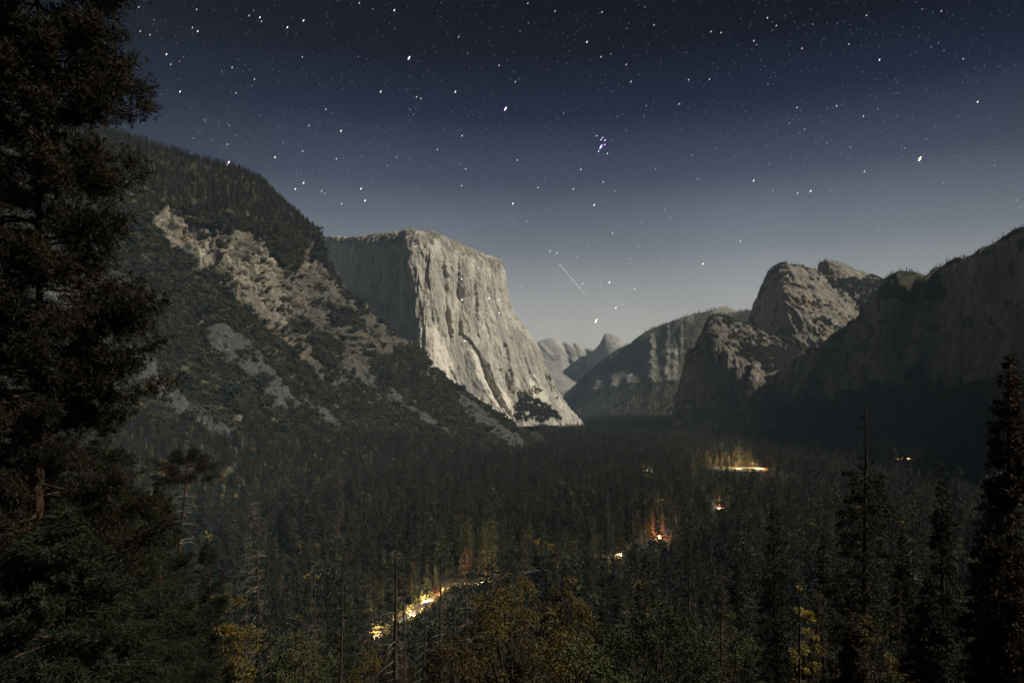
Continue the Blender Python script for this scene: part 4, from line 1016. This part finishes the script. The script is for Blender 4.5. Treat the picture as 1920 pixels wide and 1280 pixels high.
for sd in range(3): near_proto('dead_pole', snag(641+sd, 20, 60, 2.0, 0.22, base=0.2), (M_SNAG, M_TWIG))
NLAB = {'fir': ("fir_tree", "dark green conifer in the thick forest on the near hillside", "conifers of the near hillside forest", 22),
        'dying_fir': ("dying_fir", "brown half-bare conifer in the forest on the near hillside", "brown dying conifers of the near hillside", 22),
        'gold_oak': ("oak_tree", "small golden oak among the conifers on the near hillside", "small golden oaks of the near hillside", 11),
        'green_oak': ("oak_tree", "small dark green oak among the conifers on the near hillside", "small green oaks of the near hillside", 11),
        'dead_pole': ("dead_tree", "slim bare dead tree in the forest on the near hillside", "slim dead trees of the near hillside", 20)}
rr = random.Random(5); firsts = {}; NIND = 250
def place(kind, i):
    nm, lb, gp, uh = NLAB[kind]; v = rr.randrange(len(NM[kind])); key = (kind, v)
    hh = h[i] if 'oak' not in kind else min(h[i], rr.uniform(7, 12)); s = hh/uh; w = s*rr.uniform(.9, 1.2)
    loc = (X[i], Y[i], Z[i]-0.2)
    if key not in firsts:
        o = thing(nm, lb, "tree", loc, 0, gp); ch = [obj(m.name.split('.')[0], m, o) for m in NM[kind][v]]; firsts[key] = (o, ch)
    else:
        o0, ch0 = firsts[key]; o = o0.copy(); C.objects.link(o); o.location = loc
        for c0 in ch0:
            c = c0.copy(); C.objects.link(c); c.parent = o
    o.scale = (w, w, s); o.rotation_euler = (0, 0, rr.uniform(0, 6.28))
for i in range(min(NIND, len(X))):
    u = rr.random(); short = h[i] < 11
    kind = ('fir' if u < .35 else 'gold_oak' if u < .6 else 'green_oak' if u < .9 else 'dead_pole') if short else ('fir' if u < .66 else 'dying_fir' if u < .8 else 'gold_oak' if u < .86 else 'green_oak' if u < .92 else 'dead_pole')
    place(kind, i)
plant("hillside_forest", np.stack([X, Y, Z], -1)[NIND:], KINDS, h[NIND:], label="dense conifers on the hillside falling to the valley", cat="forest", seed=62)

# ------------------------------------------------------------------ the road, the meadow, the cars and their light
rd = np.array(ROAD, float); tq = np.linspace(0, len(rd)-1, 400); rp = pchip(np.arange(len(rd)), rd, tq); tg = np.gradient(rp, axis=0); tg /= np.linalg.norm(tg, axis=1, keepdims=True); nr = np.stack([-tg[:, 1], tg[:, 0]], -1)
rv = np.stack([np.concatenate([rp+nr*o, ground_z((rp+nr*o)[:, 0], (rp+nr*o)[:, 1])[:, None]*0+np.maximum(0, ground_z((rp+nr*o)[:, 0], (rp+nr*o)[:, 1]))[:, None]+0.12], 1) for o in (-4.2, -1.4, 1.4, 4.2)])
t = NT("asphalt"); M_ROAD = t.done(t.ramp(t.noise(0.8, 6), [(0.3, (0.08, 0.078, 0.074)), (0.7, (0.13, 0.127, 0.12))]), 0.85)
tag(obj("road", mesh_from("road", rv.reshape(-1, 3), quads=grid_quads(4, 400), mats=[M_ROAD])), kind='structure')
t = NT("dry_grass"); M_DRY = t.done(t.ramp(t.noise(0.25, 6), [(0.3, (0.10, 0.085, 0.04)), (0.7, (0.30, 0.25, 0.12))]), 0.95, t.noise(2.0, 4), 0.5, 0.3)
th = np.linspace(0, 6.283, 60, endpoint=False); rg = np.linspace(0.02, 1, 14)
mv = np.stack([np.stack([548+62*q*np.cos(th)*(1+.08*np.sin(3*th)), 1625+64*q*np.sin(th)*(1+.1*np.cos(2*th)), 0*th+0.03], -1) for q in rg])
qi = np.arange(14*60).reshape(14, 60); qj = np.roll(qi, -1, 1)
tag(obj("meadow", mesh_from("meadow", mv.reshape(-1, 3), quads=np.stack([qi[:-1], qj[:-1], qj[1:], qi[1:]], -1).reshape(-1, 4), mats=[M_DRY])), kind='structure')

t = NT("car_paint"); M_PAINT = t.done((0.25, 0.25, 0.27), 0.35, spec=0.5)
t = NT("red_paint"); M_REDP = t.done((0.30, 0.03, 0.02), 0.35, spec=0.5)
t = NT("window_glass"); M_GLASS = t.done((0.02, 0.025, 0.03), 0.1, spec=0.5)
t = NT("tyre_rubber"); M_TYRE = t.done((0.02, 0.02, 0.02), 0.9)
M_HEAD = emit("headlight_glow", (1.0, 0.80, 0.5), 25); M_TAIL = emit("tail_light_glow", (1.0, 0.10, 0.03), 25)
def boxv(x0, x1, y0, y1, z0, z1):
    v = np.array([(x, y, z) for z in (z0, z1) for y in (y0, y1) for x in (x0, x1)], float)
    return v, np.array([(0,2,3,1),(4,5,7,6),(0,1,5,4),(2,6,7,3),(0,4,6,2),(1,3,7,5)])
def car_meshes():
    prof_ = [(-2.2,.35),(-2.25,.75),(-2.0,.95),(-1.3,1.0),(-0.8,1.45),(0.6,1.48),(1.2,1.02),(2.0,.88),(2.2,.65),(2.2,.35)]
    n = len(prof_); v = np.array([(s*(0.86 if z < 1.2 else 0.68), y, z) for s in (-1, 1) for y, z in prof_]); b = Bag()
    b.v.append(v); b.q.append(np.array([(i, (i+1) % n, n+(i+1) % n, n+i) for i in range(n)])); b.n = len(v)
    tr = [(0, i, i+1) for i in range(1, n-1)]+[(n, n+i+1, n+i) for i in range(1, n-1)]; b.t.append(np.array(tr))
    body = b.mesh("body", [M_PAINT], smooth=False)
    def wheel(x, y):
        a = np.linspace(0, 6.283, 14, endpoint=False); q = Bag()
        v = np.concatenate([np.stack([0*a+x+o, y+.33*k*np.cos(a), .33+.33*k*np.sin(a)], -1) for o, k in ((-.1, .6), (-.1, 1), (.1, 1), (.1, .6))])
        i = np.arange(56).reshape(4, 14); j = np.roll(i, -1, 1); q.quads(v, np.stack([i[:-1], j[:-1], j[1:], i[1:]], -1).reshape(-1, 4)); return q.mesh("wheel", [M_TYRE])
    def bx(nm, m, *a):
        q = Bag(); q.quads(*boxv(*a)); return q.mesh(nm, [m], smooth=False)
    return [("body", body)]+[("wheel", wheel(x, y)) for x in (-.8, .8) for y in (-1.35, 1.4)]+[("headlight", bx("headlight", M_HEAD, x-.18, x+.18, 2.16, 2.24, .6, .76)) for x in (-.6, .6)]+[("tail_light", bx("tail_light", M_TAIL, x-.16, x+.16, -2.27, -2.2, .65, .85)) for x in (-.62, .62)]+[("window", bx("window", M_GLASS, -.70, .70, -.70, .55, 1.1, 1.40))]
CARM = car_meshes()
def spotlamp(parent, name, loc, rot, power, col, size=1.4, blend=0.6):
    d = bpy.data.lights.new(name, 'SPOT'); d.energy = power; d.color = col; d.spot_size = size; d.spot_blend = blend; d.shadow_soft_size = 0.3
    o = bpy.data.objects.new(name, d); C.objects.link(o); o.parent = parent; o.location = loc; o.rotation_euler = rot; return o
def pointlamp(parent, name, loc, power, col):
    d = bpy.data.lights.new(name, 'POINT'); d.energy = power; d.color = col; d.shadow_soft_size = 0.4
    o = bpy.data.objects.new(name, d); C.objects.link(o); o.parent = parent; o.location = loc; return o
def car(i, label, t_, side, away, head=4e4, tail=0, red=False, loc=None, rz=None):
    if loc is None:
        k = int(t_); p = pchip(np.arange(len(rd)), rd, np.array([t_-0.01, t_, t_+0.01])); d = p[2]-p[0]; d /= np.linalg.norm(d); q = p[1]+np.array([d[1], -d[0]])*side
        loc = (q[0], q[1], max(0, float(ground_z(q[0], q[1])))+0.13); rz = math.atan2(d[1], d[0])-math.pi/2+(0 if away else math.pi)
    o = thing("car", label, "car", loc, rz, "cars on the valley road at night")
    for nm, me in CARM:
        c = obj(nm, me, o)
    if red:
        b = [c for c in o.children if c.name.startswith('body')][0]; b.data = b.data.copy(); b.data.materials[0] = M_REDP
    if head: spotlamp(o, "headlamp", (0, 2.6, 0.9), (math.radians(78), 0, 0), head, (1.0, 0.66, 0.30), 1.9, 0.8)
    if tail: pointlamp(o, "tail_lamp", (0, -2.9, 1.2), tail, (1.0, 0.22, 0.06))
    return o
car(0, "car with headlights in the middle of the lit bend of the road", 2.05, 2, True, 3.6e5)
car(1, "nearest car along the lit bend of the road", 1.1, -2, True, 3.6e5)
car(11, "car between the nearest one and the middle of the lit bend", 1.6, 2, True, 4.0e5)
car(12, "car close behind the red one on the lit bend", 2.5, -2, True, 4.0e5)
car(2, "red car at the far end of the lit bend of the road", 2.9, 2, True, 3e5, 1.5e4, True)
car(13, "car leaving the lit bend, just before the wide golden oak", 3.5, 2, True, 3e5)
car(14, "car in the trees beyond the wide golden oak", 5.3, 2, True, 3e5)
car(15, "car in the trees a little below the rust-lit tree", 8.3, 2, True, 4e5)
car(3, "car half hidden behind the wide golden oak, headlights towards us", 4.1, -2, False, 8e4)
car(4, "car coming through the forest above the round green oak", 7.1, -2, False, 1.2e5)
car(5, "car with glowing brake lights under the rust-lit tree", 0, 0, False, 1.2e5, 6e4, loc=(180, 832, 0.13), rz=math.radians(165))
car(6, "car lighting the pale conifer further up the road", 0, 0, True, 7e5, loc=(318, 1040, 0.13), rz=math.radians(-8))
car(7, "lone white-lit car in the distant forest left of the meadow", 0, 0, False, 3e5, loc=(318, 1612, 0.13), rz=math.radians(170))
car(8, "car parked at the right end of the lit meadow", 0, 0, True, 3.2e6, 8e4, loc=(596, 1632, 0.13), rz=math.radians(28))
car(9, "car near the middle of the lit meadow, facing the lit trees", 0, 0, True, 1.5e6, 0, loc=(545, 1622, 0.13), rz=math.radians(12))
car(10, "car far to the right at the foot of the dark wall", 19.0, 0, False, 1.6e6)
def lone(kind, x, y, H, label, group=None):
    nm, lb, gp, uh = NLAB[kind]; o = thing(nm, label, "tree", (x, y, float(ground_z(x, y))-0.2), rr.uniform(0, 6.28), group)
    for m in NM[kind][rr.randrange(len(NM[kind]))]: obj(m.name.split('.')[0], m, o)
    q = 0.62 if 'oak' in kind else 1.0; o.scale = (H/uh*q, H/uh*q, H/uh); return o
lone('dying_fir', 187, 846, 34, "tall dying conifer glowing rust red above a car's brake lights")
lone('dying_fir', 176, 850, 24, "shorter dying conifer beside the tall rust-red one")
lone('dying_fir', 324, 1066, 29, "narrow conifer lit pale gold from below, far up the road")
for i_ in range(22):
    x_ = 430+i_*8.5+rr.uniform(-4, 4)
    lone('dying_fir' if i_ % 3 else 'dead_pole', x_, 1686+rr.uniform(-14, 30), rr.uniform(10, 27), "half-bare conifer lit gold by headlights at the back of the meadow" if i_ % 3 else "bare pale tree lit by headlights at the back of the meadow", "lit conifers behind the meadow" if i_ % 3 else "bare pale trees behind the meadow")

# ------------------------------------------------------------------ the night sky: stars
SD = 60000.0
STAR_Z1 = [(193,44,2),(540,57,2),(919,106,3),(1181,125,3),(1084,165,3),(1726,62,3),(515,167,2),(546,189,3),(359,326,3),(201,189,2),(260,210,2),(285,120,1),(384,387,2),(440,551,3),(753,405,2),(776,558,2),(887,476,2),(872,515,1),(1174,342,2),(1511,340,1),(1644,551,3),(1315,657,2),(1214,754,2),(1406,786,3),(1010,944,3),(724,866,2),(1181,1097,3),(1132,1134,3),(1526,1132,3),(1551,1204,3),(1410,1223,2),(1378,953,2),(1176,908,2),(1860,582,2),(1885,592,2),(520,829,1),(855,95,2),(929,130,2),(881,65,1),(1516,20,2),(1597,54,1),(1740,945,1),(1685,995,1),(1840,688,1),(1820,657,1),(590,722,1),(737,755,1),(774,813,1),(1060,853,1),(1290,1145,2),(1308,1160,1),(436,369,1),(462,341,1)]
STAR_Z2 = [(735,21,2),(898,68,2),(1089,253,3),(738,139,1),(688,188,1),(320,222,2),(373,319,1),(562,394,2),(660,492,2),(300,552,3),(341,815,2),(193,898,2),(338,1115,2),(672,961,2),(362,1013,2),(796,1125,2),(645,1222,3),(1008,1134,2),(1133,1230,3),(1187,1093,2),(1174,342,2),(1232,325,1),(1326,388,2),(1354,490,2),(1699,480,2),(1642,625,2),(1825,476,2),(1492,151,2),(1328,173,1),(1834,191,2),(1895,197,2),(1180,74,2),(1174,838,2),(1198,842,2),(1160,908,2),(1196,869,2),(1445,635,1),(1185,826,1),(1212,922,1),(1148,815,1),(949,681,1),(1053,1017,2),(1502,1012,1),(1555,1256,1),(1258,1147,1),(1437,42,1),(1722,933,1),(1752,1074,1)]
STAR_Z3 = [(1424,67,2),(1309,55,1),(975,94,2),(869,266,2),(1053,360,3),(1555,354,2),(1642,612,3),(957,698,2),(796,636,2),(558,646,2),(588,291,2),(434,155,2),(380,108,2),(299,245,2),(315,269,1),(33,476,2),(652,146,1),(963,1029,2),(640,1146,3),(562,1158,2),(298,1084,3),(877,883,1),(738,857,1),(1437,1098,1),(1745,993,1),(1335,835,1),(1042,653,1),(1440,305,1),(1407,259,1),(1363,281,1),(511,740,1),(604,776,1),(1890,1245,1),(1875,1200,1),(1205,890,1),(384,507,1),(392,983,1)]
STAR_Z4 = [(347,163,2),(561,175,2),(1563,487,2),(1337,623,3),(615,741,2),(776,734,3),(927,772,2),(814,887,3),(723,754,1),(420,546,2),(462,557,2),(650,517,1),(795,440,2),(949,522,1),(905,592,1),(283,368,1),(242,760,1),(909,912,1),(854,869,1),(1106,296,1),(1758,183,1),(581,580,1),(576,488,1),(970,377,1),(1090,612,1),(1140,347,1),(1184,711,1)]
ST = [(200+x/3.2, y/3.2, m) for x, y, m in STAR_Z1]+[(760+x/3.2, y/3.2, m) for x, y, m in STAR_Z2]+[(1320+x/3.2, y/3.2, m) for x, y, m in STAR_Z3]+[(900+x/3.2, 300+y/3.2, m) for x, y, m in STAR_Z4]
uq = []
for q in ST:
    if all(abs(q[0]-w[0])+abs(q[1]-w[1]) > 4 for w in uq): uq.append(q)
def star_mesh(name, pts, sizes, mat, stretch=3.2):
    """small glowing bodies, drawn out along the sky's turning direction"""
    b = Bag(); pts = np.asarray(pts, float); n = len(pts)
    ax = unit(np.array([0.50, 0.0, 0.86])); bx_ = unit(np.array([0.86, 0, -0.50])); cx_ = np.array([0, 1., 0])
    s = np.asarray(sizes, float).reshape(-1, 1)
    v = np.stack([pts+ax*s*stretch, pts-ax*s*stretch, pts+bx_*s, pts-bx_*s, pts+cx_*s, pts-cx_*s], 1).reshape(-1, 3)
    tri = np.array([(0,2,4),(2,1,4),(1,3,4),(3,0,4),(2,0,5),(1,2,5),(3,1,5),(0,3,5)])
    b.tris(v, (np.arange(n)[:, None, None]*6+tri[None]).reshape(-1, 3)); return b.mesh(name, [mat], smooth=False)
pxm = SD/F
M_S = {1: emit_add("star_white", (0.85, 0.90, 1.0), 0.42), 2: emit_add("star_bright", (0.92, 0.94, 1.0), 0.75), 3: emit_add("star_brilliant", (1.0, 0.94, 0.88), 1.3)}
M_WARM = emit_add("star_warm", (1.0, 0.68, 0.48), 2.2); M_VIO = emit_add("star_violet", (0.62, 0.45, 1.0), 1.8); M_FAINT = emit_add("star_faint", (0.75, 0.82, 1.0), 0.10)
SIZE = {1: 0.55, 2: 0.66, 3: 0.82}; SM = {m: star_mesh("star", [(0, 0, 0)], [SIZE[m]*pxm], M_S[m]) for m in (1, 2, 3)}
SLAB = {1: "small pale star in the dark sky above the valley", 2: "bright white star in the dark sky above the valley", 3: "large brilliant white star in the dark sky above the valley"}
SGRP = {1: "small pale stars", 2: "bright white stars", 3: "large brilliant stars"}
def special(px, py, size, mat, label, grp=None):
    o = obj("star", star_mesh("star", [(0, 0, 0)], [size*pxm], mat), None, P(px, py, SD)); tag(o, label, "star", "bluish stars of the tight cluster" if "one of the" in label else None)
SPEC = [(1724.7, 297.8, 1.8, M_WARM, "large warm white star high on the right above the dark wall"),
        (428.1, 306.6, 1.9, emit_add("star_pinkish", (1.0, 0.75, 1.0), 2.4), "big pinkish white star just above the wooded ridge at left"),
        (766.9, 109.1, 1.5, M_VIO, "violet star high above the pale cliff"), (947.8, 204.1, 1.6, M_VIO, "violet white star right of and below the highest violet one"),
        (1117.5, 601.6, 1.5, emit_add("star_orange", (1.0, 0.62, 0.40), 1.8), "orange star low over the far dome"),
        (1126.8, 275.3, 1.6, M_VIO, "violet star in the middle of the small tight cluster")]
for q in SPEC: special(*q)
proto_star = {}
for px, py, m in uq:
    if any(abs(px-q[0])+abs(py-q[1]) < 5 for q in SPEC): continue
    if 1100 < px < 1142 and 252 < py < 294:
        special(px, py, SIZE[m]*1.05, M_VIO, "one of the bluish stars of the small tight cluster"); continue
    if m not in proto_star:
        o = obj("star", SM[m], None, P(px, py, SD)); tag(o, SLAB[m], "star", SGRP[m]); proto_star[m] = o
    else:
        o = proto_star[m].copy(); C.objects.link(o); o.location = P(px, py, SD)
r = np.random.default_rng(81); n = 3600
n = 5600; fx, fy = r.uniform(-200, 2120, n), r.uniform(-150, 640, n)
o = obj("faint_stars", star_mesh("faint_stars", [P(a, b, SD+2000) for a, b in zip(fx, fy)], (0.36+0.36*r.random(n)**2.5)*pxm, M_FAINT, 4.0)); tag(o, "countless faint stars dusting the whole night sky", "stars", kind='stuff')
# the light trail over the far valley, drawn as a thin pink streak
a, b = np.array(P(1048, 494, SD)), np.array(P(1100, 555, SD)); s = np.linspace(0, 1, 8)
bb = Bag(); bb.quads(*tube(a+(b-a)*s[:, None], np.array([.9, .7, .7, .7, .65, .6, .5, .2])*pxm*0.8, 5))
tag(obj("light_trail", bb.mesh("light_trail", [emit_add("trail_glow", (0.60, 0.40, 0.38), 0.42)])), "thin faint pink streak slanting down over the far valley", "light_trail")
# climbers' lamps on the pale wall
M_LAMP = emit("lamp_glow", (0.72, 0.75, 1.0), 6.0)
dg = bpy.context.evaluated_depsgraph_get(); dg.update()
ecm = ELC['G'].reshape(-1, 3); epx, epy = to_px(ecm); evis = ecm[:, 1]
for px_, py_, sz, lb in [(865, 523, .8, "tiny blue-white lamp high on the pale cliff face"), (866, 562, 1.15, "brightest blue-white lamp in the middle of the pale cliff face"), (917.5, 559, 1.1, "white lamp on the right part of the pale cliff face"), (936, 562, .7, "tiny lamp near the right edge of the pale cliff"), (936, 586, .8, "small lamp by the lower right edge of the pale cliff"), (872, 639, .8, "violet lamp low on the pale cliff face")]:
    near = np.hypot(epx-px_, epy-py_) < 6; D = evis[near].min()-4 if near.any() else 3300
    s = D/F*sz; v = np.array([(1,0,0),(-1,0,0),(0,1,0),(0,-1,0),(0,0,1),(0,0,-1)], float)*s
    me = mesh_from("climber_lamp", v, tris=[(0,2,4),(2,1,4),(1,3,4),(3,0,4),(2,0,5),(1,2,5),(3,1,5),(0,3,5)], mats=[M_LAMP])
    tag(obj("climber_lamp", me, None, P(px_, py_, D)), lb, "lamp")
#--HAZE--
t = NT("valley_haze"); t.t.nodes.remove(t.out); t.out = t.n('ShaderNodeOutputMaterial')
pv = t.n('ShaderNodeVolumePrincipled'); pv.inputs['Color'].default_value = (0.58, 0.78, 1.0, 1); pv.inputs['Density'].default_value = 4.3e-5; pv.inputs['Anisotropy'].default_value = -0.5
t.l(pv.outputs[0], t.out.inputs['Volume']); t.m.cycles.volume_sampling = 'DISTANCE'
hx, hy0, hy1, hz0, hz1 = 9300, -1100, 14600, -40, 1125
hv = [(x, y, z) for z in (hz0, hz1) for y in (hy0, hy1) for x in (-hx, hx)]
tag(obj("haze", mesh_from("haze", np.array(hv, float), quads=np.array([(0,2,3,1),(4,5,7,6),(0,1,5,4),(2,6,7,3),(0,4,6,2),(1,3,7,5)]), mats=[t.m], smooth=False)), kind='stuff')
